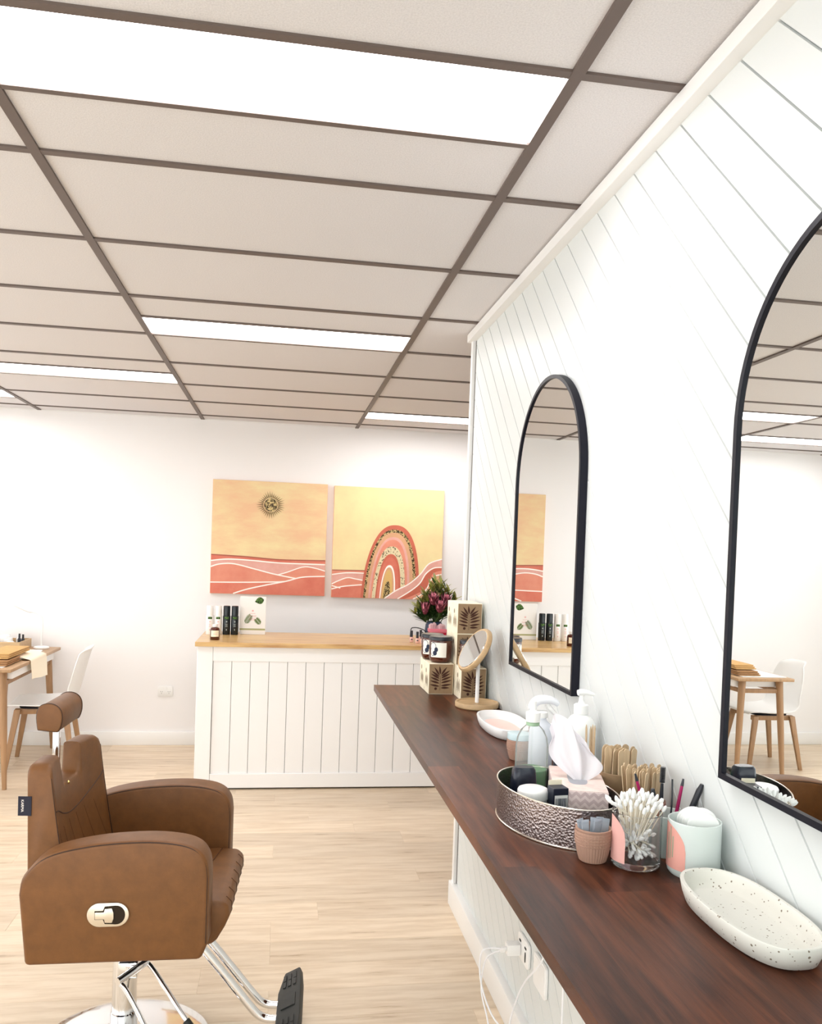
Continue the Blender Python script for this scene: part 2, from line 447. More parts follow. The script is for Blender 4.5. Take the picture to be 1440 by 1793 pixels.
struct(MB().box(.780, XW + .01, YF, YEND + .012, 2.508, CEIL).build('trim_3', m_trim, bevel=.0015, seg=1))
struct(MB().box(.785, XW + .008, YF, YEND + .012, 0, .105).build('baseboard_right', m_trim, bevel=.003, seg=2))
struct(MB().box(XL, XR, YB - .016, YB, 0, .103).build('baseboard_back', m_trim, bevel=.003, seg=2))
struct(MB().box(XL, XL + .016, YF, YB - .016, 0, .103).build('baseboard_left', m_trim, bevel=.003, seg=2))

# ---------------------------------------------------------------- wall mirrors
def wall_mirror(name, label, yc, z0, z1, w_):
    t = thing(name, label, 'mirror', (XW - .001, yc, z0), group='arched wall mirrors')
    r = w_ / 2; H = z1 - z0
    def arch(rr, zb):
        return [(-rr, zb), (rr, zb)] + [(rr * math.cos(PI * k / 40), H - r + rr * math.sin(PI * k / 40)) for k in range(41)]
    o, i_ = arch(r, 0), arch(r - .011, .011)
    n = len(o); mb = MB(); xf, xb = -.022, 0
    v = [(xf, a, b) for a, b in o] + [(xf, a, b) for a, b in i_] + [(xb, a, b) for a, b in o] + [(xb, a, b) for a, b in i_]
    f = []
    for k in range(n):
        j = (k + 1) % n
        f += [(k, j, n + j, n + k), (k, 2 * n + k, 2 * n + j, j), (n + k, n + j, 3 * n + j, 3 * n + k), (2 * n + k, 3 * n + k, 3 * n + j, 2 * n + j)]
    mb.add(v, f); mb.build('frame', m_black, t, ang=30)
    MB().prism(arch(r - .010, .010), -.017, -.004, 'x').build('mirror_glass', m_mirror, t, smooth=False)
    return t
wall_mirror('arched_mirror', 'black framed arched wall mirror behind the vanity mirror and kraft boxes', 2.463, 1.197, 2.128, .63)
wall_mirror('arched_mirror', 'black framed arched wall mirror nearest the camera, cut by the right edge', 1.063, 1.188, 2.125, .63)

# ---------------------------------------------------------------- shelf bench
ZS, KS = 1.008, .9776
SX0 = .399
sh = thing('wall_shelf', 'long dark stained timber bench top along the panelled wall', 'bench', (SX0, 0, ZS))
SY0, SY1 = .12, 3.46
random.seed(11)
nst = 5; wst = (XW - .001 - SX0) / nst
for i in range(nst):
    y = SY0 - random.random() * .5
    while y < SY1:
        l = random.choice([.55, .7, .85]); a, b = max(y, SY0), min(y + l, SY1)
        if SY1 - b < .12: b = SY1; l = SY1 - y
        if b - a > .01: MB().box(i * wst, (i + 1) * wst, 0, b - a, -.024, 0).build('stave', m_shelf, sh, (0, a, 0), smooth=False)
        y += l
# ---------------------------------------------------------------- power points
def gpo(name, label, loc, rot, plug=False):
    t = thing(name, label, 'power outlet', loc); t.rotation_euler = rot
    MB().prism(superell(.0585, .041, 7, 32), 0, .008, 'z').build('plate', m_shell, t, bevel=.002, seg=2)
    for sx in (-1, 1):
        for k, (dx, dz, an) in enumerate(((-.0065, .002, .5), (.0065, .002, -.5), (0, -.011, 0))):
            mb = MB().box(-.001, .001, -.004, .004, .0081, .0085)
            mb.build('slot', m_gap, t, (sx * .028 + dx, -.004 + dz, 0), (0, 0, an), smooth=False)
        MB().box(sx * .012 - .006, sx * .012 + .006, .02, .031, .008, .0105).build('switch', m_trim, t, bevel=.001, seg=1)
    return t
gpo('power_outlet', 'white double power point on the back wall left of the counter', (-.868, YB - .0005, .42), (PI / 2, 0, 0))
# plate with a charger under the shelf
t = thing('power_outlet', 'white power point under the bench with a white charger plugged in', 'power outlet', (XW - .001, 2.53, .31)); t.rotation_euler = (PI / 2, 0, -PI / 2)
MB().prism(superell(.0585, .041, 7, 32), 0, .009, 'z').build('plate', m_shell, t, bevel=.002, seg=2)
MB().box(-.037, -.021, .016, .022, .0091, .0105).build('switch', m_gap, t, smooth=False)
MB().box(.021, .037, .016, .022, .0091, .0105).build('switch', m_gap, t, smooth=False)
MB().prism(superell(.0045, .0165, 3, 20, .028, -.010), .009, .0102, 'z').build('socket', m_gap, t)
t = thing('wall_plate', 'plain white blank wall plate beside the power point under the bench', 'wall plate', (XW - .001, 2.36, .315)); t.rotation_euler = (PI / 2, 0, -PI / 2)
MB().prism(superell(.0585, .05, 9, 32), 0, .009, 'z').build('plate', m_shell, t, bevel=.002, seg=2)
MB().prism(superell(.05, .042, 9, 32), .009, .0102, 'z').build('cover', m_trim, t)
ch = thing('charger', 'white twin port charger block plugged in under the bench', 'charger', (XW - .0105, 2.565, .30))
MB().box(-.045, 0, -.018, .018, -.018, .018).build('body', m_shell, ch, bevel=.004)
MB().box(-.062, -.0455, -.014, -.002, -.002, .010).build('usb_plug', m_trim, ch, bevel=.002)
MB().box(-.062, -.0455, .000, .012, -.014, -.003).build('usb_plug', m_trim, ch, bevel=.002)
X0 = XW - .072
c1 = MB().tube([(X0, 2.557, .304), (X0 - .06, 2.575, .29), (X0 - .065, 2.56, .20), (X0 - .04, 2.50, .12), (X0 + .01, 2.44, .075), (X0 + .03, 2.38, .05), (X0 + .02, 2.35, .07), (X0, 2.44, .10), (X0 + .01, 2.42, .20), (X0 + .02, 2.36, .30), (X0 + .045, 2.27, .42), (X0 + .050, 2.22, .60), (X0 + .050, 2.20, .80), (X0 + .052, 2.21, .978)], .0028, 8, sub=6).build('charging_cable', m_cable)
tag(c1, 'white charging cable looping up under the bench from the upper charger port', 'cable')
c2 = MB().tube([(X0, 2.571, .292), (X0 - .04, 2.60, .25), (X0 - .06, 2.57, .17), (X0 - .05, 2.52, .10), (X0 - .045, 2.47, .03), (X0 - .06, 2.40, .004), (X0 - .1, 2.3, .0035), (X0 - .1, 2.1, .0035)], .0024, 8, sub=6).build('charging_cable', m_cable)
tag(c2, 'white charging cable dropping to the floor from the lower charger port', 'cable')
c3 = MB().tube([(XW - .006, 2.13, .981), (XW - .02, 2.13, .7), (XW - .022, 2.12, .4), (XW - .030, 2.10, .12), (XW - .036, 2.09, .02)], .003, 8, sub=6).build('hanging_cable', m_cable)
tag(c3, 'grey white cable hanging straight down the wall below the bench', 'cable')

# ---------------------------------------------------------------- reception counter
ct = thing('reception_counter', 'white panelled reception counter with a golden timber top', 'counter', (-.517, 5.397, 0))
CWD = 1.90
# local x from 0 (left) ; y 0 = front face
MB().box(-.012, CWD + .012, -.037, .655, .928, .957).build('worktop', m_pine, ct, bevel=.002, seg=1)
MB().box(0, .098, 0, .05, .012, .928).build('stile', m_white, ct, bevel=.002, seg=1)
MB().box(CWD - .098, CWD, 0, .05, .012, .928).build('stile', m_white, ct, bevel=.002, seg=1)
MB().box(.099, CWD - .099, .001, .05, .832, .928).build('top_rail', m_white, ct, bevel=.002, seg=1)
MB().box(.099, CWD - .099, .001, .05, .012, .104).build('bottom_rail', m_white, ct, bevel=.002, seg=1)
x = .099
bw = .1185
while x < CWD - .1:
    x1 = min(x + bw, CWD - .099)
    a, b = x + .0007, x1 - .0007
    mb = MB(); e = .0022
    mb.add([(a + e, .012, .1045), (b - e, .012, .1045), (b - e, .012, .8315), (a + e, .012, .8315), (a, .018, .1045), (b, .018, .1045), (b, .018, .8315), (a, .018, .8315)],
           [(0, 1, 2, 3), (0, 4, 5, 1), (1, 5, 6, 2), (2, 6, 7, 3), (3, 7, 4, 0)])
    mb.build('panel_board', m_white, ct, smooth=False)
    x = x1
MB().box(.09, CWD - .09, .0185, .045, .10, .84).build('backing', m_gap, ct, smooth=False)
MB().box(.002, .03, .051, .60, .012, .928).build('side_panel', m_white, ct, smooth=False)
MB().box(CWD - .03, CWD - .002, .051, .60, .012, .928).build('side_panel', m_white, ct, smooth=False)
MB().box(.04, CWD - .04, .03, .58, 0, .0115).build('gap_shadow', m_gap, ct, smooth=False)  # black box standing in for the shadow in the gap under the counter
ZC = .957

# ---------------------------------------------------------------- canvases
m_sky = mat('painted_sky', s(230, 213, 164), .8, var=(2.6, .1, .38, .66), col2=s(226, 186, 148), stretch=(1, 1, 2.6))
m_sky2 = mat('painted_sky_pale', s(231, 217, 164), .8, var=(2.6, .1, .3, .6), col2=s(228, 200, 154), stretch=(1, 1, 1.2))
m_coral = mat('paint_coral', s(218, 134, 112), .8, var=(5, .2), col2=s(204, 108, 90))
m_coral2 = mat('paint_salmon', s(224, 152, 128), .8, var=(5, .2), col2=s(214, 128, 108))
m_pink = mat('paint_pink', s(224, 174, 164), .8, var=(8, .1), col2=s(216, 158, 144))
m_peach = mat('paint_peach', s(216, 166, 128), .8, var=(8, .1))
m_red = mat('paint_rust', s(202, 108, 86), .8, var=(8, .15))
m_brownp = mat('paint_brown', s(164, 92, 76), .8)
m_wline = mat('paint_white', s(250, 240, 232), .8)
m_yel = mat('paint_yellow', s(216, 178, 112), .8)
m_gold = mat('gold_leaf', s(206, 182, 126), .5, .3, var=(95, .9, .47, .56), col2=s(58, 42, 22))
m_goldpale = mat('gold_leaf_pale', s(226, 212, 174), .5, .2, var=(80, .9, .38, .46), col2=s(70, 54, 30))
m_canvas_edge = mat('canvas_edge', s(238, 190, 150), .85)
CW, CH = .89, .888
class Art:
    def __init__(self, t, y): self.t = t; self.y = y; self.k = 0
    def poly(self, name, m, pts):
        self.k += 1
        pts = [(u * CW, v * CH) for u, v in pts]
        MB().flat(pts, -.0004 * self.k, 'y').build(name, m, self.t, smooth=False)
    def ribbon(self, name, m, pts, wd):
        q = smooth_line(pts); self.k += 1
        mb = MB()
        for i in range(len(q) - 1):
            (a, b), (c, d) = q[i], q[i + 1]
            n = math.hypot(c - a, d - b) or 1; nx, ny = -(d - b) / n * wd / 2, (c - a) / n * wd / 2
            mb.add([((a + nx) * CW, -.0004 * self.k, (b + ny) * CH), ((c + nx) * CW, -.0004 * self.k, (d + ny) * CH), ((c - nx) * CW, -.0004 * self.k, (d - ny) * CH), ((a - nx) * CW, -.0004 * self.k, (b - ny) * CH)], [(0, 1, 2, 3)])
        mb.build(name, m, self.t, smooth=False)
def smooth_line(pts, sub=8):
    q = []
    for i in range(len(pts) - 1):
        p0 = pts[max(i - 1, 0)]; p1 = pts[i]; p2 = pts[i + 1]; p3 = pts[min(i + 2, len(pts) - 1)]
        for j in range(sub):
            t = j / sub
            q.append(tuple(.5 * ((2 * p1[d]) + (p2[d] - p0[d]) * t + (2 * p0[d] - 5 * p1[d] + 4 * p2[d] - p3[d]) * t * t + (3 * p1[d] - p0[d] - 3 * p2[d] + p3[d]) * t ** 3) for d in (0, 1)))
    q.append(pts[-1]); return q
def canvas(label, x, z, sky):
    t = thing('canvas_painting', label, 'painting', (x, 6.598, z), group='desert canvas pair')
    MB().box(0, CW, .0005, YB - 6.598 - .0005, 0, CH).build('canvas', m_canvas_edge, t, bevel=.003, seg=2)
    a = Art(t, 0); a.poly('painted_sky', sky, [(.002, .002), (.998, .002), (.998, .998), (.002, .998)])
    return t, a
t, a = canvas('square canvas of a gold sun above pink desert dunes', -.550, 1.1965, m_sky)
def hill(a, m, line, name='painted_hill'): a.poly(name, m, [(line[-1][0], .002), ] + [(line[0][0], .002)] + smooth_line(line))
L0 = [(.002, .345), (.3, .335), (.6, .318), (.998, .322)]
hill(a, m_coral, L0); a.ribbon('painted_line', m_brownp, [(u, v - .004) for u, v in L0], .010)
L1 = [(.002, .288), (.15, .305), (.35, .300), (.6, .285), (.998, .283)]
hill(a, m_pink, L1); a.ribbon('painted_line', m_wline, L1, .011)
L3 = [(.50, .155), (.65, .20), (.80, .255), (.9, .25), (.998, .225)]
hill(a, m_coral2, L3); a.ribbon('painted_line', m_wline, L3, .009)
L2 = [(.002, .235), (.08, .26), (.2, .265), (.38, .225), (.55, .185), (.75, .150)]
hill(a, m_coral2, L2); a.ribbon('painted_line', m_wline, L2, .011)
L4 = [(.002, .098), (.3, .105), (.55, .115), (.68, .125)]
hill(a, m_coral, L4); a.ribbon('painted_line', m_wline, L4, .010)
L5 = [(.20, .004), (.32, .045), (.48, .085), (.66, .125), (.80, .165), (.998, .178)]
hill(a, m_coral, L5); a.ribbon('painted_line', m_wline, L5, .011)
cx, cz = .503, .795
a.poly('painted_sun', m_gold, [(cx + .057 * math.cos(2 * PI * k / 40), cz + .057 * math.sin(2 * PI * k / 40)) for k in range(40)])
mb = MB(); a.k += 1
for k in range(34):
    an = 2 * PI * k / 34; r0, r1 = .066, .066 + .05 + .012 * math.sin(k * 7.1)
    d = (math.cos(an), math.sin(an)); n = (-d[1] * .0042, d[0] * .0042)
    mb.add([((cx + d[0] * r0 + n[0]) * CW, -.0004 * a.k, (cz + d[1] * r0 + n[1]) * CH), ((cx + d[0] * r1) * CW, -.0004 * a.k, (cz + d[1] * r1) * CH), ((cx + d[0] * r0 - n[0]) * CW, -.0004 * a.k, (cz + d[1] * r0 - n[1]) * CH)], [(0, 1, 2)])
mb.build('painted_rays', mat('ray_brown', s(96, 74, 36), .7), t, smooth=False)

t, a = canvas('square canvas of a gold and coral rainbow arch over desert dunes', .393, 1.190, m_sky2)
L0 = [(.002, .245), (.15, .247), (.4, .25)]
hill(a, m_coral2, L0); a.ribbon('painted_line', m_brownp, L0, .008)
L1 = [(.002, .205), (.15, .225), (.4, .222)]
hill(a, m_pink, L1); a.ribbon('painted_line', m_wline, L1, .010)
L2 = [(.002, .12), (.06, .15), (.14, .18), (.22, .17), (.4, .14)]
hill(a, m_coral2, L2); a.ribbon('painted_line', m_wline, L2, .010)
L3 = [(.002, .075), (.1, .10), (.22, .115), (.4, .13)]
hill(a, m_coral, L3); a.ribbon('painted_line', m_wline, L3, .010)
a.ribbon('painted_line', m_wline, [(.002, .105), (.08, .085)], .01)
def arch(a, m, c0, hw, h, lean=0, name='painted_arch'):
    pts = []
    for k in range(49):
        an = PI * k / 48; st = math.sin(an); ct = math.cos(an)
        pts.append((c0 - hw * math.copysign(abs(ct) ** .85, ct) + lean * (st ** .9), max(.003, h * st ** .95)))
    a.poly(name, m, pts)
lean = .035
for m_, hw, h in ((m_red, .262, .668), (m_gold, .236, .628), (m_peach, .212, .600), (m_pink, .185, .560), (m_coral2, .165, .535), (m_goldpale, .147, .475), (m_red, .112, .405), (m_coral, .098, .375), (m_wline, .070, .305), (m_peach, .058, .285), (m_yel, .046, .262), (m_gold, .030, .16)):
    arch(a, m_, .525 - (.262 - hw) * .12, hw, h, lean * h / .668)
H1 = [(.48, .002), (.58, .075), (.70, .14), (.80, .23), (.88, .33), (.998, .375)]
a.poly('painted_hill', m_pink, smooth_line(H1) + [(.998, .002)]); a.ribbon('painted_line', m_wline, H1, .011)
H2 = [(.60, .002), (.72, .08), (.80, .15), (.85, .235), (.92, .29), (.998, .30)]
a.poly('painted_hill', m_red, smooth_line(H2) + [(.998, .002)]); a.ribbon('painted_line', m_wline, H2, .011)
H3 = [(.66, .002), (.78, .055), (.86, .11), (.89, .19), (.93, .25), (.998, .27)]
a.poly('painted_hill', m_coral2, smooth_line(H3) + [(.998, .002)])
H4 = [(.74, .002), (.82, .05), (.87, .11), (.90, .18), (.94, .22), (.998, .235)]
a.poly('painted_hill', m_peach, smooth_line(H4) + [(.998, .002)]); a.ribbon('painted_line', m_wline, H4, .010)

# ---------------------------------------------------------------- salon chair
sc_ = thing('salon_chair', 'tan leather salon chair with headrest on a chrome pump base', 'chair', (-.445, 2.65, 0), -.05)
arm_out = smooth_line([(-.217, .61), (-.205, .662), (-.147, .716), (-.03, .746), (.105, .757), (.20, .751), (.254, .733), (.281, .70), (.289, .655)], 5)
arm_poly = [(-.197, .4145), (.272, .424), (.289, .468)][:] 
arm_poly = [(.289, .468), (.272, .424), (-.197, .4145)] + arm_out
for sgn in (-1, 1):
    ya, yb = sorted((sgn * .222, sgn * .32))
    MB().prism(arm_poly, ya, yb, 'y').build('armrest', m_leather, sc_, bevel=.013, seg=3, ang=50)
    for yy in (ya + .004, yb - .004):
        q = [(u - (.004 if i < 3 else 0), yy, z - .004) for i, (u, z) in enumerate(arm_out)]
        q = [(u * .975 + .001, yy, .43 + (z - .43) * .985) for u, z in arm_out] + [(.283, yy, .55), (.283, yy, .47)]
        MB().tube(q, .0022, 6).build('piping', m_seam, sc_)
# recline latch in the outer face of the near arm
lt = MB().prism([(.0345 * math.cos(PI / 2 + PI * k / 20) - .0215, .033 * math.sin(PI / 2 + PI * k / 20)) for k in range(21)] + [(.0345 * math.cos(-PI / 2 + PI * k / 20) + .0215, .033 * math.sin(-PI / 2 + PI * k / 20)) for k in range(21)], -.006, .0, 'y').build('latch_plate', m_satin, sc_, (.022, -.3202, .557), (0, -.02, 0), bevel=.0022)
rp = [(-.013, .012), (-.008, .024), (.02, .026)] + [(.022 + .024 * math.cos(PI / 2 - PI * k / 14), .026 * math.sin(PI / 2 - PI * k / 14)) for k in range(1, 14)] + [(.02, -.026), (-.008, -.024), (-.013, -.012), (-.035, -.012), (-.035, .012)]
MB().flat(rp, -.0066, 'y').build('recess', mat('latch_recess', s(40, 30, 20), .3, .5), lt, smooth=False)
MB().prism([(-.033, -.0095), (-.009, -.0095), (-.007, -.019), (.012, -.020), (.0165, -.008), (.0165, .008), (.012, .020), (-.007, .019), (-.009, .0095), (-.033, .0095)], -.012, -.0062, 'y').build('latch', m_satin, lt, bevel=.0015, seg=2)
# backrest: wrapped, with a notch for the headrest post
def bx_front(y, z):
    base = -.182 + .028 * (y / .215) ** 2
    k = min(max((.93 - z) / .45, 0), 1)
    notch = 0
    return base + .055 * k + .02 * k * k
def bx_back(y, z): return -.232 + .01 * (y / .215) ** 2 + .010 * min(max((.93 - z) / .45, 0), 1)
def ztop(y):
    ay = abs(y)
    e_ = .932
    if ay > .185: e_ = .932 - .022 * ((ay - .185) / .03) ** 2
    if ay < .088: return .842 + .10 * max(0, (ay - .066) / .022) ** 2 * .86
    return min(e_, .932)
ys = [-.215, -.205, -.19, -.17, -.14, -.11, -.096, -.088, -.080, -.072, -.055, -.03, 0, .03, .055, .072, .080, .088, .096, .11, .14, .17, .19, .205, .215]
NZ = 16
mb = MB(); cols = len(ys)
def back_ring(y):
    zt = ztop(y); zb = .44; r = []
    for k in range(NZ + 1):
        z = zb + (zt - .018 - zb) * k / NZ; r.append((bx_front(y, z), y, z))
    xf, xb = bx_front(y, zt), bx_back(y, zt); m_ = (xf + xb) / 2; h_ = (xf - xb) / 2
    for k in range(1, 8):
        an = PI * k / 8; r.append((m_ + h_ * math.copysign(abs(math.cos(an)) ** .55, math.cos(an)), y, zt - .018 + .018 * math.sin(an) ** .6))
    for k in range(NZ, -1, -1):
        z = zb + (zt - .018 - zb) * k / NZ; r.append((bx_back(y, z), y, z))
    return r
rings = [back_ring(y) for y in ys]; nr = len(rings[0])
# pinch the outer edges a little so the sides are rounded
for idx, ins in ((0, .010), (cols - 1, .010)):
    rings[idx] = [((p[0] * .9 + (bx_front(p[1], p[2]) + bx_back(p[1], p[2])) / 2 * .1), p[1], p[2]) for p in rings[idx]]
v = [p for r_ in rings for p in r_]; f = []
for i in range(cols - 1):
    for k in range(nr): f.append((i * nr + k, i * nr + (k + 1) % nr, (i + 1) * nr + (k + 1) % nr, (i + 1) * nr + k))
f += [tuple(range(nr)), tuple((cols - 1) * nr + k for k in reversed(range(nr)))]
mb.add(v, f); back = mb.build('backrest', m_leather, sc_, (-.008, 0, 0), (0, 0, -.055), ang=62)
# seams: outline on the front edge and the curved yoke seam, rivet
for sgn in (-1, 1):
    MB().tube([(bx_front(sgn * .208, z) - .002, sgn * .2135, z) for z in (.895, .88, .84, .78, .72, .66, .6, .54)], .0016, 6).build('piping', m_seam, back)
yk = smooth_line([(-.208, .80), (-.17, .79), (-.12, .768), (-.06, .752), (0, .75), (.06, .757), (.12, .772), (.17, .79), (.208, .81)], 6)
MB().tube([(bx_front(y, z) + .0003, y, z) for y, z in yk], .0016, 6).build('yoke_seam', m_seam, back)
for k in range(6):
    y0 = -.20 + .066 * k
    q = [(y0 + d * .07, .735 - d * .2) for d in (0, .25, .5, .75, 1.0) if y0 + d * .07 < .205]
    if len(q) > 2: MB().tube([(bx_front(y, z) - .0003, y, z) for y, z in q], .0011, 6).build('quilt_seam', m_quilt, back)
MB().lathe([(.0005, .004), (.004, .0032), (.0055, .0)], 14, rot=Matrix.Rotation(PI / 2, 3, 'Y')).build('rivet', mat('brass', s(222, 190, 120), .25, 1.0), back, (bx_front(-.03, .835) + .001, -.035, .836))
tg = MB().box(-.242, -.205, -.2175, -.2155, .790, .845).build('brand_tag', mat('tag_navy', (.006, .006, .02), .6), back, smooth=False)
text_mesh('KARMA', .0105, m_wline, 'lettering', tg, (-.2300, -.2178, .8185), (PI / 2, PI / 2, 0))
# seat
prof = [(-.17, .43), (.285, .415), (.302, .43), (.325, .47), (.338, .502), (.336, .528), (.315, .545), (.25, .548), (.1, .540), (-.17, .535)]
MB().prism(prof, -.219, .219, 'y').build('seat', m_leather, sc_, bevel=.014, seg=3, ang=60)
for k in range(5):
    x0 = .02 + .072 * k
    zz = lambda x: .549 if x < .26 else .549 - .9 * max(0, x - .30)
    MB().tube([(x0 + .03 * abs(d) / .2 * 1.0, d, .5505 - (.004 if x0 + .03 * abs(d) / .2 > .3 else 0)) for d in (-.2, -.1, 0, .1, .2) if x0 + .03 * abs(d) / .2 < .315], .0011, 6).build('quilt_seam', m_quilt, sc_)
for k in range(6):
    y0 = -.17 + .068 * k
    MB().tube([(.322, y0, .541), (.338, y0, .525), (.3395, y0, .502), (.327, y0, .47), (.304, y0, .432)], .0011, 6).build('quilt_seam', m_quilt, sc_)
MB().box(-.16, .24, -.18, .18, .395, .43).build('underframe', m_black, sc_, bevel=.004)
# headrest and post
hp = []
for k in range(25):
    an = 2 * PI * k / 24 + .3
    hp.append((.043 * math.copysign(abs(math.cos(an)) ** .75, math.cos(an)), .047 * math.copysign(abs(math.sin(an)) ** .8, math.sin(an))))
hp = [(-.036, -.04), (.022, -.046), (.034, -.040), (.041, -.02), (.043, .0), (.040, .02), (.030, .036), (.012, .046), (-.01, .047), (-.028, .040), (-.038, .026), (-.041, .0)]
hp = [(u * .86, z * .88) for u, z in hp]
hq = smooth_line(hp + [hp[0]], 3)[:-1]
MB().prism(hq, -.108, .100, 'y').build('headrest', m_leather, sc_, (-.214, 0, 1.048), bevel=.008, seg=3, ang=45)
for yy in (-.104, .096): MB().tube([(u * 1.0, yy, z * 1.0) for u, z in hq] + [(hq[0][0], yy, hq[0][1])], .002, 6).build('piping', m_seam, sc_, (-.214, 0, 1.048))
MB().box(-.232, -.214, -.0105, .0105, .80, 1.010).build('headrest_post', m_chrome, sc_, bevel=.002)
# pump column and base
MB().lathe([(.0, .40), (.05, .40), (.05, .385), (.037, .375), (.037, .115), (.041, .112), (.041, .05), (.046, .046), (.058, .040), (.085, .030), (.105, .026)], 40).build('column', m_chrome, sc_)
MB().lathe([(.1, .027), (.16, .024), (.22, .018), (.252, .012), (.264, .006), (.266, .0)], 64).build('base_disc', m_chrome, sc_)
MB().box(-.012, .048, -.05, .075, .235, .285).build('pump_housing', m_chrome, sc_, bevel=.006)
mb = MB().tube([(.004, -.115, .262), (.07, -.02, .275)], .0115, 14); mb.build('pedal_pivot', m_chrome, sc_)
MB().tube([(.01, -.108, .255), (.035, -.12, .232), (.09, -.15, .155), (.125, -.165, .10)], .0075, 12, sub=5).build('pedal_arm', m_chrome, sc_)
MB().tube([(.07, -.02, .272), (.10, -.04, .25), (.185, -.10, .165), (.215, -.12, .135)], .0075, 12, sub=5).build('pedal_arm', m_chrome, sc_)
MB().tube([(.208, -.117, .141), (.228, -.13, .122), (.245, -.16, .108), (.225, -.19, .098), (.15, -.175, .095), (.122, -.165, .10)], .0115, 12, sub=4).build('pedal_grip', m_rubber, sc_)
# foot rest
for yy in (-.045, .035):
    MB().tube([(.10, yy, .455), (.161, yy, .42), (.30, yy, .255), (.395, yy, .137), (.425, yy, .108), (.455, yy, .099), (.52, yy, .098)], .0125, 14, sub=4).build('footrest_tube', m_chrome, sc_)
fp = [(-.034, -.205), (.034, -.205), (.040, -.10), (.040, .10), (.034, .195), (-.022, .195), (-.042, .08), (-.042, -.08)]
fo = MB().prism(fp, -.014, .014, 'z').build('footplate', m_rubber, sc_, (.515, 0, .115), (0, -.45, 0), bevel=.005, seg=2)
for yy in (-.15, -.11, .11, .15):
    for xx in (-.018, 0, .018): MB().box(xx - .005, xx + .005, yy - .018, yy + .018, .0142, .017).build('grip_rib', m_rubber, fo, smooth=False)
MB().box(-.024, .024, -.035, .035, .0142, .0175).build('grip_pad', m_rubber, fo, smooth=False)

# ---------------------------------------------------------------- manicure desk and its two chairs
TXa, TXb, TYa, TYb, TZ = -2.07, -1.636, 5.41, 6.575, .76
dk = thing('manicure_desk', 'narrow oak manicure desk with round splayed legs at the left edge', 'desk', ((TXa + TXb) / 2, (TYa + TYb) / 2, 0))
hx, hy = (TXb - TXa) / 2, (TYb - TYa) / 2
MB().box(-hx, hx, -hy, hy, TZ - .022, TZ).build('desktop', m_tabletop, dk, bevel=.004, seg=2)
MB().box(-hx + .03, hx - .02, -hy + .10, hy - .12, TZ - .075, TZ - .0225).build('drawer_box', m_white, dk, bevel=.003)
for sy in (-1, 1): MB().box(-hx + .06, hx - .06, sy * (hy - .075) - .01, sy * (hy - .075) + .01, TZ - .115, TZ - .085).build('rail', m_oakleg, dk, bevel=.002)
for sx in (-1, 1): MB().box(sx * (hx - .065) - .01, sx * (hx - .065) + .01, -hy + .06, hy - .06, TZ - .115, TZ - .085).build('rail', m_oakleg, dk, bevel=.002)
for sx in (-1, 1):
    for sy in (-1, 1):
        a_ = Vector((sx * (hx - .072), sy * (hy - .075), TZ - .0225)); b_ = Vector((sx * (hx - .035), sy * (hy - .04), 0))
        MB().tube([a_, a_.lerp(b_, .5), b_], [.026, .022, .014], 20).build('leg', m_oakleg, dk)
def shell_chair(name, label, loc, rz):
    """faces local +X, sits at the origin"""
    t = thing(name, label, 'chair', loc, rz, group='white shell chairs at the desk')
    ctrl = [(.235, .425), (.225, .440), (.17, .438), (.08, .428), (0, .422), (-.09, .425), (-.15, .445), (-.19, .495), (-.215, .57), (-.235, .65), (-.255, .73), (-.275, .80), (-.288, .825)]
    wd = [.17, .195, .215, .225, .228, .225, .222, .22, .215, .205, .185, .145, .09]
    q = smooth_line(ctrl, 4); wq = smooth_line([(i, w_) for i, w_ in enumerate(wd)], 4)
    nq = len(q)
    def fn(u, v):
        i = min(int(round(u * (nq - 1))), nq - 1)
        x, z = q[i]; w_ = wq[i][1]; y = (v * 2 - 1)
        k = i / (nq - 1)
        lift = .035 * abs(y) ** 3 * math.sin(PI * min(max((k - .05) / .9, 0), 1))
        nx = .055 * abs(y) ** 2.4 * min(max((k - .45) / .2, 0), 1) * (1 if k < .9 else max(0, (1 - k) / .1))
        return (x + nx, y * w_, z + lift * (1 - min(max((k - .5) / .2, 0), 1)))
    MB().grid(fn, nq - 1, 14).build('seat_shell', m_shell, t, solid=.006, ang=70)
    MB().prism(superell(.15, .16, 4, 24, .02), .413, .421, 'z').build('seat_plate', m_black, t)
    for sy in (-1, 1): MB().box(-.155, .185, sy * .135 - .014, sy * .135 + .014, .375, .4125).build('seat_rail', m_oakleg, t, bevel=.003)
    MB().box(-.014, .014, -.1205, .1205, .375, .4125).build('seat_rail', m_oakleg, t, bevel=.003)
    for sx in (-1, 1):
        for sy in (-1, 1):
            a_ = Vector((.0 + sx * .15 + .015, sy * .158, .41)); b_ = Vector((sx * .215 + .015, sy * .20, 0))
            d = MB(); vs = []
            for P, h in ((a_, .021), (b_, .014)):
                vs += [(P.x - h, P.y - h * .7, P.z), (P.x + h, P.y - h * .7, P.z), (P.x + h, P.y + h * .7, P.z), (P.x - h, P.y + h * .7, P.z)]
            d.add(vs, [(0, 1, 2, 3), (7, 6, 5, 4), (0, 4, 5, 1), (1, 5, 6, 2), (2, 6, 7, 3), (3, 7, 4, 0)])
            d.build('leg', m_oakleg, t, bevel=.003)
    return t
shell_chair('shell_chair', 'white plastic shell chair with oak legs, its back at the right side of the desk', (-1.595, 6.10, 0), PI + .10)
shell_chair('shell_chair', 'white shell chair at the far left of the desk, seen in the right mirror', (-2.20, 5.98, 0), 0)
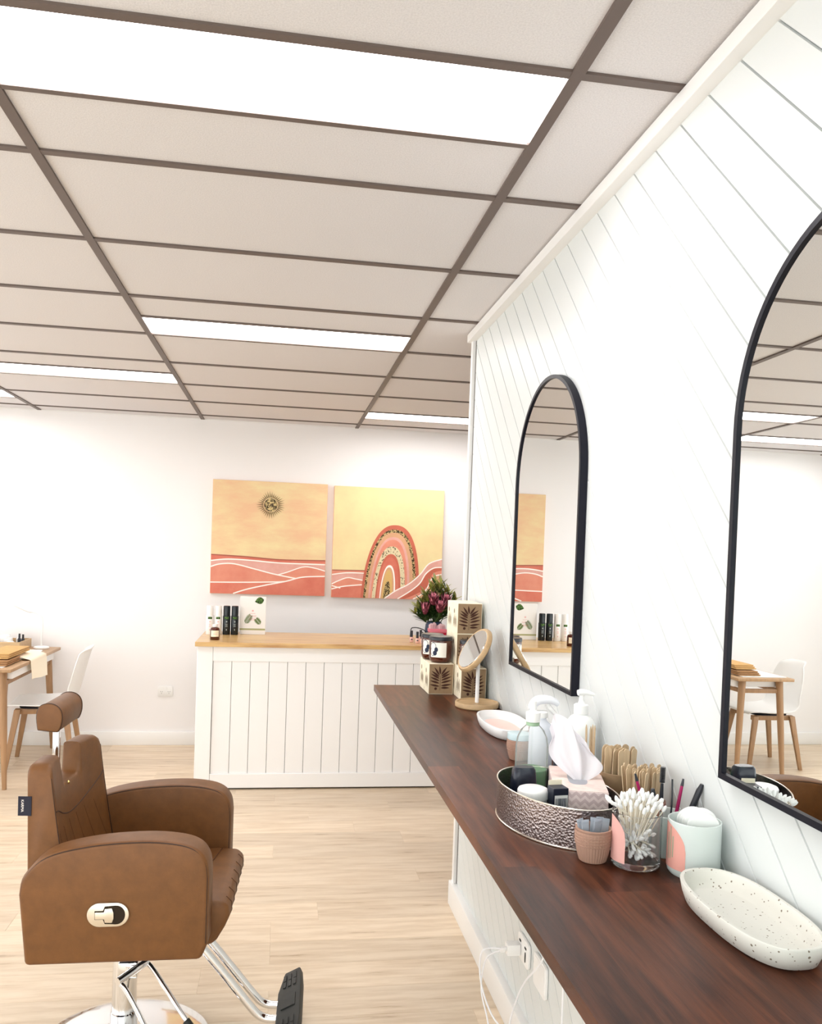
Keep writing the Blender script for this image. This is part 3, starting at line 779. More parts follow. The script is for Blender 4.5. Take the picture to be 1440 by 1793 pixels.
# lamp
lp = thing('desk_lamp', 'slim white gooseneck desk lamp on the far end of the oak desk', 'lamp', (-1.745, 6.46, TZ + .0005))
MB().lathe([(.0, .0), (.052, .0), (.055, .004), (.055, .010), (.050, .016), (.012, .020), (0, .020)], 32).build('base', m_shell, lp)
MB().tube([(0, 0, .019), (0, 0, .10), (.004, 0, .19), (-.006, 0, .235), (-.035, 0, .262), (-.075, 0, .272)], .007, 12, sub=5).build('gooseneck', m_shell, lp)
MB().tube([(-.07, 0, .2715), (-.10, 0, .279), (-.19, 0, .318)], [.008, .0125, .011], 12, sub=4, flatten=1.5).build('lamp_head', m_shell, lp)
# desk mat, timber tray and its contents
mt = MB().box(-2.04, -1.70, 5.46, 6.30, TZ + .0004, TZ + .004).build('desk_mat', m_shell, bevel=.0015, seg=1); tag(mt, 'white mat lying on the oak desk under the towels', 'desk mat')
mt2 = MB().prism(superell(.065, .10, 4, 32, -1.75, 6.22), TZ + .0045, TZ + .010, 'z').build('book', m_shell, bevel=.001, seg=1)
mt2.location = (0, 0, 0); tag(mt2, 'white slim notebook on the desk in front of the lamp', 'notebook')
tr = thing('wooden_tray', 'pale timber caddy tray of nail supplies on the desk', 'tray', (-1.945, 6.41, TZ + .0005))
MB().box(-.095, .095, -.13, .13, 0, .008).build('tray_base', m_lightwood, tr)
for q in ((-.105, -.0955, -.13, .13), (.0955, .105, -.13, .13), (-.105, .105, -.14, -.1305), (-.105, .105, .1305, .14)): MB().box(*q, 0, .066).build('tray_side', m_lightwood, tr, bevel=.002, seg=1)
for i, (dx, dy, r, h, m_, lab) in enumerate([(-.06, -.08, .02, .075, m_blacklid, 'small dark pot with a pale top in the timber caddy tray'), (.02, -.07, .026, .082, m_shell, 'white jar in front inside the timber caddy tray'), (-.02, .02, .03, .085, m_shell, 'wider white jar in the middle of the timber caddy tray'), (.06, .0, .012, .105, m_blacklid, 'thin black polish bottle in the timber caddy tray'), (.072, .045, .012, .095, m_blacklid, 'second thin black polish bottle in the timber caddy tray, towards the wall'), (.03, .09, .02, .09, m_shell, 'slender white bottle at the back of the timber caddy tray')]):
    j = thing('nail_bottle', lab, 'bottle', (-1.945 + dx, 6.41 + dy, TZ + .009))
    MB().lathe([(0, 0), (r, 0), (r, h * .62), (r * .6, h * .7), (0, h * .7)], 18).build('bottle_body', m_ if i != 0 else m_blacklid, j)
    MB().lathe([(0, h * .705), (r * .62, h * .705), (r * .55, h), (0, h)], 16).build('cap', m_pinkclay if i == 0 else m_, j)
tb = thing('tissue_pack', 'crumpled white wipes pack standing in the timber caddy tray', 'wipes', (-2.005, 6.48, TZ + .009))
MB().prism(superell(.03, .045, 5, 24), 0, .085, 'z').build('pack', m_shell, tb, bevel=.004); MB().box(-.012, .012, -.02, .02, .0852, .088).build('flap', m_trim, tb)
# folded towels and a cloth over the edge
def folded(name, label, x0, x1, y0, y1, z0, th, m_, n):
    t = thing(name, label, 'towel', ((x0 + x1) / 2, (y0 + y1) / 2, z0))
    hx_, hy_ = (x1 - x0) / 2, (y1 - y0) / 2
    for k in range(n):
        za = k * th / n; zz = za + th / n * .5; r_ = th / n * .46
        prof_ = [(-hx_ + .004 * k, za + .001), (hx_ - r_, za + .001)] + [(hx_ - r_ + r_ * math.cos(a_), zz + r_ * math.sin(a_)) for a_ in (-1.2, -.7, 0, .7, 1.2)] + [(hx_ - r_, za + th / n - .001), (-hx_ + .004 * k, za + th / n - .001)]
        MB().prism(prof_, -hy_ + .012 * ((k * 7) % 3), hy_ - .01 * ((k * 5) % 3), 'y').build('fold', m_, t, bevel=.0035, seg=2)
    return t
m_towel = mat('tan_towel', s(205, 164, 108), .95, var=(30, .15), bump=(200, .4))
m_towel2 = mat('brown_towel', s(168, 126, 86), .95, var=(30, .15), bump=(200, .4))
folded('folded_towel', 'brown folded towel at the bottom of the towel pile on the desk', -1.86, -1.69, 5.50, 5.79, TZ + .0045, .032, m_towel2, 3)
folded('folded_towel', 'tan folded towel on top of the towel pile on the desk', -1.86, -1.70, 5.56, 6.02, TZ + .0415, .034, m_towel, 3)
def cl(u, v):
    y = 5.80 + .36 * v + .012 * math.sin(v * 9)
    if u < .5:
        x = -1.80 + (TXb + .004 + 1.80) * u / .5; z = TZ + .037 - .032 * (u / .5) ** 1.5 + .001
    else:
        k = (u - .5) / .5; x = TXb + .005 + .012 * k + .004 * math.sin(v * 8 + k * 3) * k; z = TZ + .004 - (.125 + .03 * v) * k
        y += .02 * k * (v - .3)
    return (x, y, z)
tag(MB().grid(cl, 24, 20).build('face_cloth', mat('cream_cloth', s(244, 232, 210), .95, bump=(240, .3)), solid=.002, ang=80), 'cream cloth hanging over the right edge of the oak desk', 'cloth')

# ---------------------------------------------------------------- on the reception counter
m_wbot = mat('white_bottle', (.82, .81, .80), .3)
m_bbot = mat('black_bottle', (.012, .016, .02), .25)
m_leafp = mat('green_leaf_print', s(90, 130, 60), .8, var=(120, .8, .45, .55), col2=s(24, 44, 22))
def care_bottle(label, x, y, m_, ink):
    t = thing('spray_can', label, 'bottle', (x, y, ZC + .0004), group='hair care bottles on the counter')
    r = .026
    MB().lathe([(0, 0), (r - .002, 0), (r, .003), (r, .128), (r - .003, .133), (r - .003, .135), (0, .135)], 28).build('body', m_, t)
    MB().lathe([(0, .1355), (r - .0025, .1355), (r - .0025, .193), (r - .005, .199), (0, .2)], 28).build('cap', m_, t)
    av = math.atan2(-y, -x)
    cyl_patch(MB(), r + .0003, .108, lambda u: .124, av - .55, av + .55).build('leaf_band', m_leafp, t)
    mb = MB()
    for k, (z, hw) in enumerate(((.086, .16), (.072, .30), (.064, .26), (.056, .30), (.03, .12))): cyl_patch(mb, r + .0003, z, lambda u, z=z: z + (.010 if z in (.086, .03) else .003), av - hw, av + hw, 6)
    mb.build('label_marks', ink, t)
m_ink_pink = mat('pale_pink_ink', s(226, 180, 180), .8); m_ink_grey = mat('grey_ink', s(150, 160, 160), .8)
care_bottle('white care bottle at the left end of the counter', -.478, 5.815, m_wbot, m_ink_pink)
care_bottle('white care bottle behind the amber bottle on the counter', -.424, 5.825, m_wbot, m_ink_pink)
care_bottle('black care bottle beside the white care bottle on the counter', -.367, 5.835, m_bbot, m_ink_grey)
care_bottle('black care bottle touching the leaf print display card', -.312, 5.842, m_bbot, m_ink_grey)
ab = thing('amber_bottle', 'small amber bottle with a cream label at the front left of the counter', 'bottle', (-.418, 5.50, ZC + .0004))
MB().lathe([(0, 0), (.029, 0), (.031, .003), (.031, .066), (.026, .078), (.014, .083), (.0135, .09), (0, .09)], 28).build('body', m_amber, ab)
MB().lathe([(0, .0845), (.016, .0845), (.016, .102), (0, .102)], 20).build('cap', m_wbot, ab)
cyl_patch(MB(), .0313, .022, lambda u: .062, -2.4, -.6).build('label', m_cream, ab)
cyl_patch(MB(), .0315, .038, lambda u: .042, -1.95, -1.1).build('label_line', m_ink_pink, ab); 
cd = thing('display_card', 'white leaf print display box standing behind the counter edge', 'display card', (-.192, 5.87, ZC + .0004))
MB().box(-.089, .089, 0, .045, 0, .265).build('carton', m_wbot, cd, bevel=.001, seg=1)
MB().box(-.088, .088, -.0008, -.0001, .030, .042).build('band', mat('olive_band', s(168, 170, 126), .8), cd, smooth=False)
def leaf_poly(cx_, cz_, L_, W_, an, n=12):
    pts = []
    for k in range(n + 1):
        t_ = k / n; pts.append((t_ * L_, W_ * math.sin(PI * t_ ** .8)))
    for k in range(n - 1, 0, -1):
        t_ = k / n; pts.append((t_ * L_, -W_ * math.sin(PI * t_ ** .8)))
    ca, sa = math.cos(an), math.sin(an)
    return [(cx_ + a * ca - b * sa, cz_ + a * sa + b * ca) for a, b in pts]
mb = MB(); mb.flat(leaf_poly(.075, .245, .065, .024, PI + .25), -.0006, 'y'); mb.build('leaf_print', m_leafp, cd, smooth=False)
def frond(mb, x, z, L_, an, n, wl, y=-.0006, w_=.0032):
    ca, sa = math.cos(an), math.sin(an)
    mb.flat(leaf_poly(x, z, L_, .0011, an, 6), y, 'y')
    for k in range(n):
        t_ = .15 + .8 * k / n; ll = wl * math.sin(PI * (.25 + .65 * t_))
        for sg in (-1, 1): mb.flat(leaf_poly(x + ca * L_ * t_, z + sa * L_ * t_, ll, w_, an + sg * .85, 6), y, 'y')
mb = MB(); frond(mb, -.055, .068, .085, 1.0, 7, .032, -.0007); frond(mb, .06, .068, .06, 2.3, 6, .03, -.0007)
mb.build('frond_print', mat('frond_ink', s(96, 120, 66), .8), cd, smooth=False)
mb = MB()
for k, (z, hw) in enumerate(((.160, .006), (.145, .018), (.130, .026), (.122, .022), (.108, .026), (.100, .02))): mb.box(-hw, hw, -.0007, -.0001, z, z + (.012 if k == 0 else .003))
mb.build('label_marks', m_ink_pink, cd, smooth=False)
# nail polishes
for i, (x, y, h) in enumerate([(.892, 5.585, .078), (.921, 5.515, .078), (.948, 5.49, .078), (.962, 5.62, .08)]):
    t = thing('nail_polish', ['pale pink nail polish with black cap, leftmost on the counter', 'pale pink nail polish with black cap, second from the left on the counter', 'pale pink nail polish with black cap beside the rear candle jar', 'pale pink nail polish with black cap in the back row near the vase'][i], 'nail polish', (x, y, ZC + .0004), group='nail polishes on the counter')
    MB().prism(superell(.0125, .0125, 5, 20), 0, .034, 'z').build('bottle', mat('polish_pink', s(240, 196, 186), .15, coat=.5), t, bevel=.002)
    MB().lathe([(0, .0345), (.009, .0345), (.0085, h), (0, h)], 16).build('cap', m_blacklid, t)
    MB().box(-.006, .006, -.0132, -.0127, .015, .022).build('label_mark', m_ink, t, smooth=False)
tag(MB().tube([(.90, 5.70, ZC + .002), (.905, 5.70, ZC + .075), (.925, 5.70, ZC + .088), (.97, 5.70, ZC + .083), (1.01, 5.70, ZC + .06), (1.02, 5.70, ZC + .002)], .003, 8, sub=6).build('wire_stand', m_black), 'thin black bent wire stand behind the nail polishes', 'wire stand')
bx = thing('gift_box', 'crimson gift box on the counter in front of the vase', 'box', (1.062, 5.545, ZC + .0004))
MB().box(-.056, .056, -.045, .045, 0, .075).build('box_base', mat('crimson_card', s(176, 32, 62), .5), bx, bevel=.002)
MB().box(-.059, .059, -.048, .048, .0755, .098).build('lid', mat('pink_card', s(222, 122, 140), .5), bx, bevel=.002)
cr_ = thing('crystal_tray', 'clear pink crystal dish on top of the crimson gift box', 'crystal', (1.062, 5.545, ZC + .0985))
random.seed(5)
m_cryst = frosted_mat('rose_crystal', s(240, 210, 214), .4)
for k in range(5):
    h = .022 + random.random() * .022
    MB().lathe([(0, 0), (.017, 0), (.013 + random.random() * .006, h * .7), (.004, h), (0, h)], 6, sx=1, sy=1.2).build('crystal', m_cryst, cr_, (-.042 + .021 * k, random.uniform(-.01, .01), 0), smooth=False)
wb = thing('white_box', 'small white lidded box right of the crimson gift box', 'box', (1.162, 5.55, ZC + .0004))
MB().box(-.036, .036, -.04, .04, 0, .06).build('box_base', m_wbot, wb, bevel=.002); MB().box(-.038, .038, -.042, .042, .0605, .085).build('lid', m_wbot, wb, bevel=.002)
# vase of proteas
vs_ = thing('protea_vase', 'dark blue vase of purple proteas with green foliage on the counter', 'plant', (1.075, 5.74, ZC + .0004))
MB().lathe([(0, 0), (.055, 0), (.062, .01), (.066, .06), (.060, .11), (.05, .13), (.046, .128), (.05, .10), (.05, .02), (0, .015)], 32).build('vase', mat('blue_vase', s(48, 66, 92), .3), vs_)
random.seed(21)
m_leafa = mat('protea_leaf', s(64, 96, 44), .5, var=(30, .4)); m_leafb = mat('young_leaf', s(150, 158, 62), .5, var=(30, .35), col2=s(110, 96, 60)); m_petal = mat('protea_petal', s(124, 44, 66), .7, var=(60, .5), col2=s(66, 22, 34)); m_tip = mat('protea_tip', s(214, 132, 150), .8)
def leaf_blade(mb, base, d, L_, W_, mi=0):
    d = Vector(d).normalized(); sd = d.cross(Vector((0, 0, 1)))
    if sd.length < .1: sd = Vector((1, 0, 0))
    sd.normalize(); nn = sd.cross(d)
    b = Vector(base); v = []
    for k in range(5):
        t_ = k / 4; w_ = W_ * math.sin(PI * (.12 + .88 * t_)) if k < 4 else 0
        c = b + d * (L_ * t_) + nn * (-.12 * L_ * t_ * t_)
        v += [c - sd * w_, c + nn * (w_ * .3), c + sd * w_]
    f = []
    for k in range(4): f += [(k * 3, k * 3 + 1, k * 3 + 4, k * 3 + 3), (k * 3 + 1, k * 3 + 2, k * 3 + 5, k * 3 + 4)]
    mb.add(v, f, mi)
stems = []
for k in range(26):
    an = random.uniform(0, 2 * PI); rad = random.uniform(.02, .15); top = Vector((rad * math.cos(an), rad * math.sin(an) * .8, random.uniform(.29, .42) - rad * .75))
    if k < 9: top = Vector(((-.14 + .035 * k), -.03 + random.uniform(-.03, .05), [.19, .28, .33, .38, .415, .40, .375, .34, .29][k]))
    stems.append(top)
fo_ = MB()
for top in stems:
    base = Vector((top.x * .25, top.y * .25, .10))
    fo_.tube([base, base.lerp(top, .5) + Vector((0, 0, .02)), top], .0025, 5, mi=0)
    for j in range(20):
        t_ = .25 + .75 * j / 19; p = base.lerp(top, t_); aa = j * 2.4 + random.random()
        d = (top - base).normalized() * (.55 + .6 * t_) + Vector((math.cos(aa), math.sin(aa), 0)) * .75
        leaf_blade(fo_, p, d, random.uniform(.05, .085), .0115, 1 if (t_ > .78 and random.random() < .85) else 0)
fo = fo_.build('foliage', [m_leafa, m_leafb], vs_, ang=60); fo['kind'] = 'stuff'
for (x, y, z, r) in [(-.03, -.11, .255, .030), (.055, -.10, .245, .030), (.01, -.14, .205, .032), (-.085, -.10, .185, .025)]:
    mb = MB()
    mb.lathe([(.0, 0), (r * .5, .004), (r * .95, .03), (r, .05), (r * .86, .07), (r * .3, .066), (0, .06)], 18, mi=0)
    for ring, (nn_, rr_, hh) in enumerate(((14, 1.02, .062), (12, .8, .076))):
        for k in range(nn_):
            an = 2 * PI * k / nn_ + ring * .2
            leaf_blade(mb, (r * rr_ * .8 * math.cos(an), r * rr_ * .8 * math.sin(an), .02), (math.cos(an) * .18, math.sin(an) * .18, 1), hh, .0065, 0 if k % 3 else 1)
    for k in range(14):
        an = 2 * PI * k / 14; mb.tube([(r * .4 * math.cos(an), r * .4 * math.sin(an), .06), (r * .5 * math.cos(an), r * .5 * math.sin(an), .084)], .003, 5, mi=1)
    mb.build('protea_head', [m_petal, m_tip], vs_, (x, y, z), (random.uniform(-.1, .45), random.uniform(-.3, .3), 0), ang=60)
MB().tube([(0, -.02, .12), (.01, -.10, .17), (.01, -.138, .21)], .005, 6).build('stem', m_leafa, vs_)

# ---------------------------------------------------------------- kraft candle boxes
def kraft_box(label, x, y, z):
    t = thing('kraft_box', label, 'box', (x * KS, y * KS, z), group='palm print candle boxes')
    W_, H_ = .1, .1225
    MB().box(0, W_, 0, W_, 0, H_).build('carton', m_cream, t, bevel=.0008, seg=1, smooth=False)
    MB().box(.002, W_ - .002, -.0006, 0, .002, H_ - .002).build('front_panel', m_kraft, t, smooth=False)
    mb = MB(); yy = -.0012; cx_ = .047
    mb.flat([(cx_ - .0006, .016), (cx_ + .0006, .016), (cx_ + .0006, .075), (cx_ - .0006, .075)], yy, 'y')
    for k, (z_, l, an) in enumerate([(.026, .036, .02), (.034, .044, .16), (.046, .046, .26), (.056, .046, .36), (.065, .042, .48), (.072, .044, .60), (.078, .040, .95)]):
        mb.flat(leaf_poly(cx_ + .003, z_, l, .0040, an, 8), yy, 'y')
        if k: mb.flat(leaf_poly(cx_ - .003, z_ - .002, min(l, cx_ - .006), .0040, PI - an - .02, 8), yy, 'y')
    mb.flat(leaf_poly(cx_, .080, .034, .0040, PI / 2 + .12, 8), yy, 'y')
    mb.flat([(.029 + .0055 * math.cos(2 * PI * k / 16), .0225 + .0055 * math.sin(2 * PI * k / 16)) for k in range(16)], yy, 'y')
    mb.build('palm_print', m_print, t, smooth=False)
    mb = MB()
    for k in range(7): mb.flat([(.018 + .009 * k, .024 + .006 * (k % 3)), (.022 + .009 * k, .024 + .006 * (k % 3)), (.022 + .009 * k, .062 + .008 * ((k * 2) % 3)), (.018 + .009 * k, .058 + .008 * ((k * 2) % 3))], -.0006, 'x')
    mb.flat([(.062 + .010 * math.cos(2 * PI * k / 16), .088 + .010 * math.sin(2 * PI * k / 16)) for k in range(16)], -.0006, 'x')
    mb.build('side_print', mat('side_print', s(150, 132, 110), .85), t, smooth=False)
HB = .1228
BX = .714
kraft_box('palm print kraft box under the two amber candle jars, front one of the left pair', .607, 3.315, ZS + .0004)
kraft_box('palm print kraft box behind the left front one, under the rear amber candle jar', .606, 3.4205, ZS + .0004)
kraft_box('palm print kraft box on the bench directly behind the vanity mirror post', BX, 3.19, ZS + .0004)
for k, lab in enumerate(['palm print kraft box at the bottom of the tall stack, behind the vanity mirror', 'palm print kraft box in the middle of the tall stack of three', 'palm print kraft box on top of the tall stack of three']):
    kraft_box(lab, BX, 3.297, ZS + .0004 + HB * k)
for k, lab in enumerate(['palm print kraft box at the bottom of the rear stack by the bench end', 'palm print kraft box in the middle of the rear stack', 'palm print kraft box on top of the rear stack, behind the tall front stack']):
    kraft_box(lab, BX, 3.4025, ZS + .0004 + HB * k)
def candle(label, x, y, z, r=.046, h=.104):
    t = thing('candle_jar', label, 'candle', (x * KS, y * KS, z), group='amber candle jars')
    MB().lathe([(0, 0), (r * .72, 0), (r * .9, .006), (r, .022), (r, h - .018), (r * .97, h - .014), (0, h - .014)], 36).build('jar', m_amber, t)
    MB().lathe([(0, h - .0135), (r * 1.02, h - .0135), (r * 1.02, h - .002), (r * .99, h + .001), (0, h + .001)], 36).build('lid', m_blacklid, t)
    av = math.atan2(-y, -x)
    a0, a1 = av - .95, av + .55
    cyl_patch(MB(), r + .0003, .023, lambda u: h - .022, a0, a1, 20).build('label', mat('label_paper', s(246, 242, 232), .8), t)
    mb = MB(); am = a0 + .48 * (a1 - a0) - .25
    def blob(da, zz, ra, rz_):
        for k in range(20):
            b0, b1 = 2 * PI * k / 20, 2 * PI * (k + 1) / 20
            P = lambda b, q: ((r + .0006) * math.cos(am + da + q * ra * math.cos(b)), (r + .0006) * math.sin(am + da + q * ra * math.cos(b)), zz + q * rz_ * math.sin(b))
            mb.add([P(b0, 1), P(b1, 1), P(b1, .0), P(b0, .0)], [(0, 1, 2, 3)])
    def arc(da, zz, ra, rz_, b_0, b_1, th):
        for k in range(20):
            b0, b1 = b_0 + (b_1 - b_0) * k / 20, b_0 + (b_1 - b_0) * (k + 1) / 20
            P = lambda b, q: ((r + .0006) * math.cos(am + da + q * ra * math.cos(b)), (r + .0006) * math.sin(am + da + q * ra * math.cos(b)), zz + q * rz_ * math.sin(b))
            mb.add([P(b0, 1), P(b1, 1), P(b1, 1 - th), P(b0, 1 - th)], [(0, 1, 2, 3)])
    blob(.10, .054, .17, .010); blob(-.02, .040, .2, .010); arc(-.2, .066, .3, .016, -.4, 2.6, .14); arc(-.22, .047, .28, .019, 2.4, 5.6, .12)
    mb.build('label_drawing', m_ink, t)
zc_ = ZS + .0004 + HB + .0002
candle('amber candle jar with bee drawing, front one on the left kraft boxes', .662, 3.37, zc_)
candle('amber candle jar peeking out behind the front candle jar', .645, 3.468, zc_)
candle('amber candle jar with dark lid behind the tilted vanity mirror', .762, 3.241, zc_, .044)

# ---------------------------------------------------------------- vanity mirror
vm = thing('vanity_mirror', 'round bamboo vanity mirror tilted on a white post with a bamboo base', 'mirror', (.729, 2.975, ZS + .0004))
MB().lathe([(0, 0), (.077, 0), (.081, .004), (.081, .018), (.079, .021), (.073, .021), (.071, .017), (0, .017)], 56).build('base', m_lightwood, vm)
MB().lathe([(0, .0172), (.0072, .0172), (.0072, .185), (0, .185)], 16).build('post', m_wbot, vm)
nrm = Vector((-.837, -.158, .523)).normalized()
hd = MB().lathe([(0, .008), (.086, .008), (.0905, .003), (.091, -.007), (.088, -.0105), (0, -.0105)], 56).build('mirror_head', m_lightwood, vm, (-.016, .0, .2125))
hd.rotation_euler = nrm.to_track_quat('Z', 'Y').to_euler()
MB().lathe([(0, .0095), (.078, .0095), (.079, .0082), (0, .0082)], 48).build('mirror_glass', m_mirror, hd)

# ---------------------------------------------------------------- oval dishes
def oval_dish(label, cx, cy, rz, a, b, h, m_):
    t = thing('oval_dish', label, 'dish', (cx, cy, ZS + .0004), rz)
    n = 64
    def ring(aa, bb, z): return [(p[0], p[1], z) for p in superell(aa, bb, 2.6, n)]
    rs = [ring(a * .86, b * .78, 0), ring(a * .93, b * .88, .004), ring(a * .975, b * .95, h * .5), ring(a, b, h - .002), ring(a * .99, b * .985, h), ring(a * .955, b * .91, h), ring(a * .94, b * .88, h - .003), ring(a * .90, b * .80, h * .5), ring(a * .86, b * .74, .011), ring(a * .82, b * .70, .010)]
    v = [p for r_ in rs for p in r_]; f = []
    for i in range(len(rs) - 1):
        for k in range(n): f.append((i * n + k, i * n + (k + 1) % n, (i + 1) * n + (k + 1) % n, (i + 1) * n + k))
    f += [tuple(reversed(range(n))), tuple((len(rs) - 1) * n + k for k in range(n))]
    MB().add(v, f).build('dish', m_, t, ang=50)
    return t
oval_dish('oval terrazzo dish with brown specks at the near end of the bench', .732, 1.176, PI / 2, .150, .070, .037, m_terrazzo)
m_pinkdish = mat('pink_stone', s(240, 222, 216), .5, var=(60, .06))
pd = oval_dish('oval white dish with a pink floor beside the vanity mirror base', .722, 2.575, PI / 2, .165, .074, .036, m_shell)
MB().prism(superell(.135, .050, 2.4, 48), .0103, .0112, 'z').build('dish_floor', mat('pink_glaze', s(246, 214, 204), .4), pd)

# ---------------------------------------------------------------- ribbed pots
def ribbed_pot(label, x, y, r, h):
    t = thing('ribbed_pot', label, 'pot', (x, y, ZS + .0004), group='pink ribbed pots')
    n = 72; prof = [(.70, .0), (.74, .02), (.86, .25), (.955, .55), (1.0, .85), (1.0, .93)]
    mb = MB(); v = []; f = []
    for i, (q, z) in enumerate(prof):
        for k in range(n):
            a_ = 2 * PI * k / n; rr_ = r * q * (1 + (.022 if k % 2 else -.006) * (1 if 0 < i < 5 else 0)); v.append((rr_ * math.cos(a_), rr_ * math.sin(a_), z * h))
    for i in range(len(prof) - 1):
        for k in range(n): f.append((i * n + k, i * n + (k + 1) % n, (i + 1) * n + (k + 1) % n, (i + 1) * n + k))
    f.append(tuple(reversed(range(n))))
    mb.add(v, f); mb.build('pot_wall', m_pinkclay, t, ang=20)
    MB().lathe([(r * .99, h * .932), (r * 1.01, h * .95), (r * 1.0, h), (r * .90, h), (r * .88, h * .9), (r * .70, .006), (0, .006)], 48, cap=False).build('rim', m_pinkclay, t)
    # woven rings round the upper body
    mb = MB()
    for k in range(5):
        z = h * (.52 + .085 * k); rr_ = r * (1.012 if k > 1 else .985 + .014 * k)
        mb.lathe([(rr_ - .0006, z - .0008), (rr_ + .0006, z), (rr_ - .0006, z + .0008)], 48, cap=False)
    mb.build('woven_rings', m_pinkclay, t)
    return t
rpx, rpy = .594, 1.468
ribbed_pot('pink ribbed pot full of small clear packets in front of the silver tray', rpx, rpy, .034, .062)
ribbed_pot('pink ribbed pot with a pale lid in front of the clear trigger sprayer', .668, 2.215, .034, .056)
lidp = MB().lathe([(0, .0), (.033, .0), (.034, .004), (.033, .016), (.02, .019), (0, .019)], 32).build('pot_lid', frosted_mat('pale_lid', s(214, 232, 236), .2), None, (.668, 2.215, ZS + .0572)); tag(lidp, 'pale blue white lid on the pink ribbed pot by the sprayer', 'lid')
ribbed_pot('pink ribbed pot carrying a white saucer against the wall', .762, 2.31, .037, .066)
sau = MB().lathe([(0, 0), (.032, 0), (.043, .008), (.0435, .010), (.032, .004), (0, .004)], 40).build('saucer', m_shell, None, (.762, 2.31, ZS + .0670)); tag(sau, 'small white saucer resting on the pink ribbed pot by the wall', 'saucer')
random.seed(3)
pk = None
for k in range(7):
    px_, py_ = rpx - .016 + .0052 * k, rpy + random.uniform(-.010, .010)
    mb = MB(); mb.box(-.007, .007, -.0012, .0012, 0, .066); mb.box(-.0075, .0075, -.0003, .0003, .064, .071)
    if pk is None: pk = mb.mesh('clear_packet', frosted_mat('packet_film', s(206, 212, 220), .6), smooth=False)
    o = link('clear_packet', pk, None, (px_, py_, ZS + .0075), (random.uniform(-.12, .12), random.uniform(-.2, .2), random.uniform(-.5, .5)))
    tag(o, 'slim clear packet standing in the pink ribbed pot', 'packet', 'clear packets in the pink ribbed pot')

# ---------------------------------------------------------------- silver tray
TCX, TCY, TA, TB_, TH = .590, 1.672, .109, .168, .080
ty_ = thing('oval_tray', 'hammered silver oval tray holding bottles and a tissue box', 'tray', (TCX, TCY, ZS + .0004), .24)
n = 72
m_hammer = mat('hammered_silver', s(150, 138, 136), .28, 1.0)
nt = m_hammer.node_tree; N = nt.nodes; L = nt.links
tc = N.new('ShaderNodeTexCoord'); vo = N.new('ShaderNodeTexVoronoi'); vo.inputs['Scale'].default_value = 210
bp = N.new('ShaderNodeBump'); bp.inputs['Strength'].default_value = .5; bp.inputs['Distance'].default_value = .002
L.new(tc.outputs['Object'], vo.inputs['Vector']); L.new(vo.outputs['Distance'], bp.inputs['Height']); L.new(bp.outputs[0], N['Principled BSDF'].inputs['Normal'])
def er(q, z): return [(TA * q * math.cos(2 * PI * k / n), TB_ * q * math.sin(2 * PI * k / n), z) for k in range(n)]
rs = [er(1, 0), er(1.0, TH), er(.985, TH), er(.98, .003), er(.97, .002)]
v = [p for r_ in rs for p in r_]; f = []
for i in range(len(rs) - 1):
    for k in range(n): f.append((i * n + k, i * n + (k + 1) % n, (i + 1) * n + (k + 1) % n, (i + 1) * n + k))
f += [tuple(reversed(range(n))), tuple((len(rs) - 1) * n + k for k in range(n))]
MB().add(v, f).build('tray_wall', m_hammer, ty_, ang=60)
MB().tube([(TA * math.cos(2 * PI * k / n), TB_ * math.sin(2 * PI * k / n), TH) for k in range(n + 1)], .0016, 6).build('rim', m_satin, ty_)
MB().tube([(TA * math.cos(2 * PI * k / n), TB_ * math.sin(2 * PI * k / n), .0018) for k in range(n + 1)], .0018, 6).build('foot_ring', m_satin, ty_)
ZT = ZS + .0027
# green bottle
gb = thing('pump_bottle', 'clear spray bottle half full of green liquid in the silver tray', 'bottle', (.579, 1.818, ZT + .0002))
R = .0375
MB().lathe([(0, 0), (R - .004, 0), (R, .004), (R, .128), (R * .93, .148), (R * .72, .166), (R * .45, .176), (.014, .180), (.014, .187)], 36, cap=False).build('bottle_wall', m_milky, gb)
MB().lathe([(0, .002), (R - .005, .002), (R - .002, .005), (R - .002, .078), (0, .078)], 32).build('green_liquid', mat('green_liquid', s(0, 120, 16), .1, trans=.1, ior=1.33), gb)
MB().lathe([(0, .186), (.0165, .186), (.0165, .207), (.010, .210), (.008, .212), (0, .212)], 24).build('collar', m_shell, gb)
MB().lathe([(0, .212), (.007, .212), (.007, .2325), (0, .2325)], 16).build('nozzle', m_shell, gb)
MB().tube([(0, 0, .186), (0, 0, .1), (.008, .004, .008)], .002, 6).build('dip_tube', m_clear, gb)
MB().lathe([(.0142, .177), (.0155, .178), (.0155, .184), (.0142, .185)], 24, cap=False).build('neck_ring', mat('sage_ring', s(150, 180, 150), .3), gb)
bb = thing('lotion_bottle', 'dark navy bottle with a wide tapered body in the silver tray', 'bottle', (.535, 1.73, ZT + .0002))
bbm = MB(); vs2 = []
rings_ = [(superell(.029, .018, 4, 28), 0), (superell(.030, .019, 4, 28), .004), (superell(.0285, .018, 4, 28), .06), (superell(.026, .0165, 4, 28), .085), (superell(.0245, .016, 3.5, 28), .100), (superell(.021, .013, 3, 28), .105)]
v = [(p[0], p[1], z) for r_, z in rings_ for p in r_]; f = []
for i in range(len(rings_) - 1):
    for k in range(28): f.append((i * 28 + k, i * 28 + (k + 1) % 28, (i + 1) * 28 + (k + 1) % 28, (i + 1) * 28 + k))
f += [tuple(reversed(range(28))), tuple((len(rings_) - 1) * 28 + k for k in range(28))]
bbm.add(v, f).build('body', mat('navy_plastic', s(16, 22, 38), .25), bb, ang=40)
MB().box(-.027, .0, -.0187, -.0184, .012, .030).build('label', m_ink_grey, bb, smooth=False)
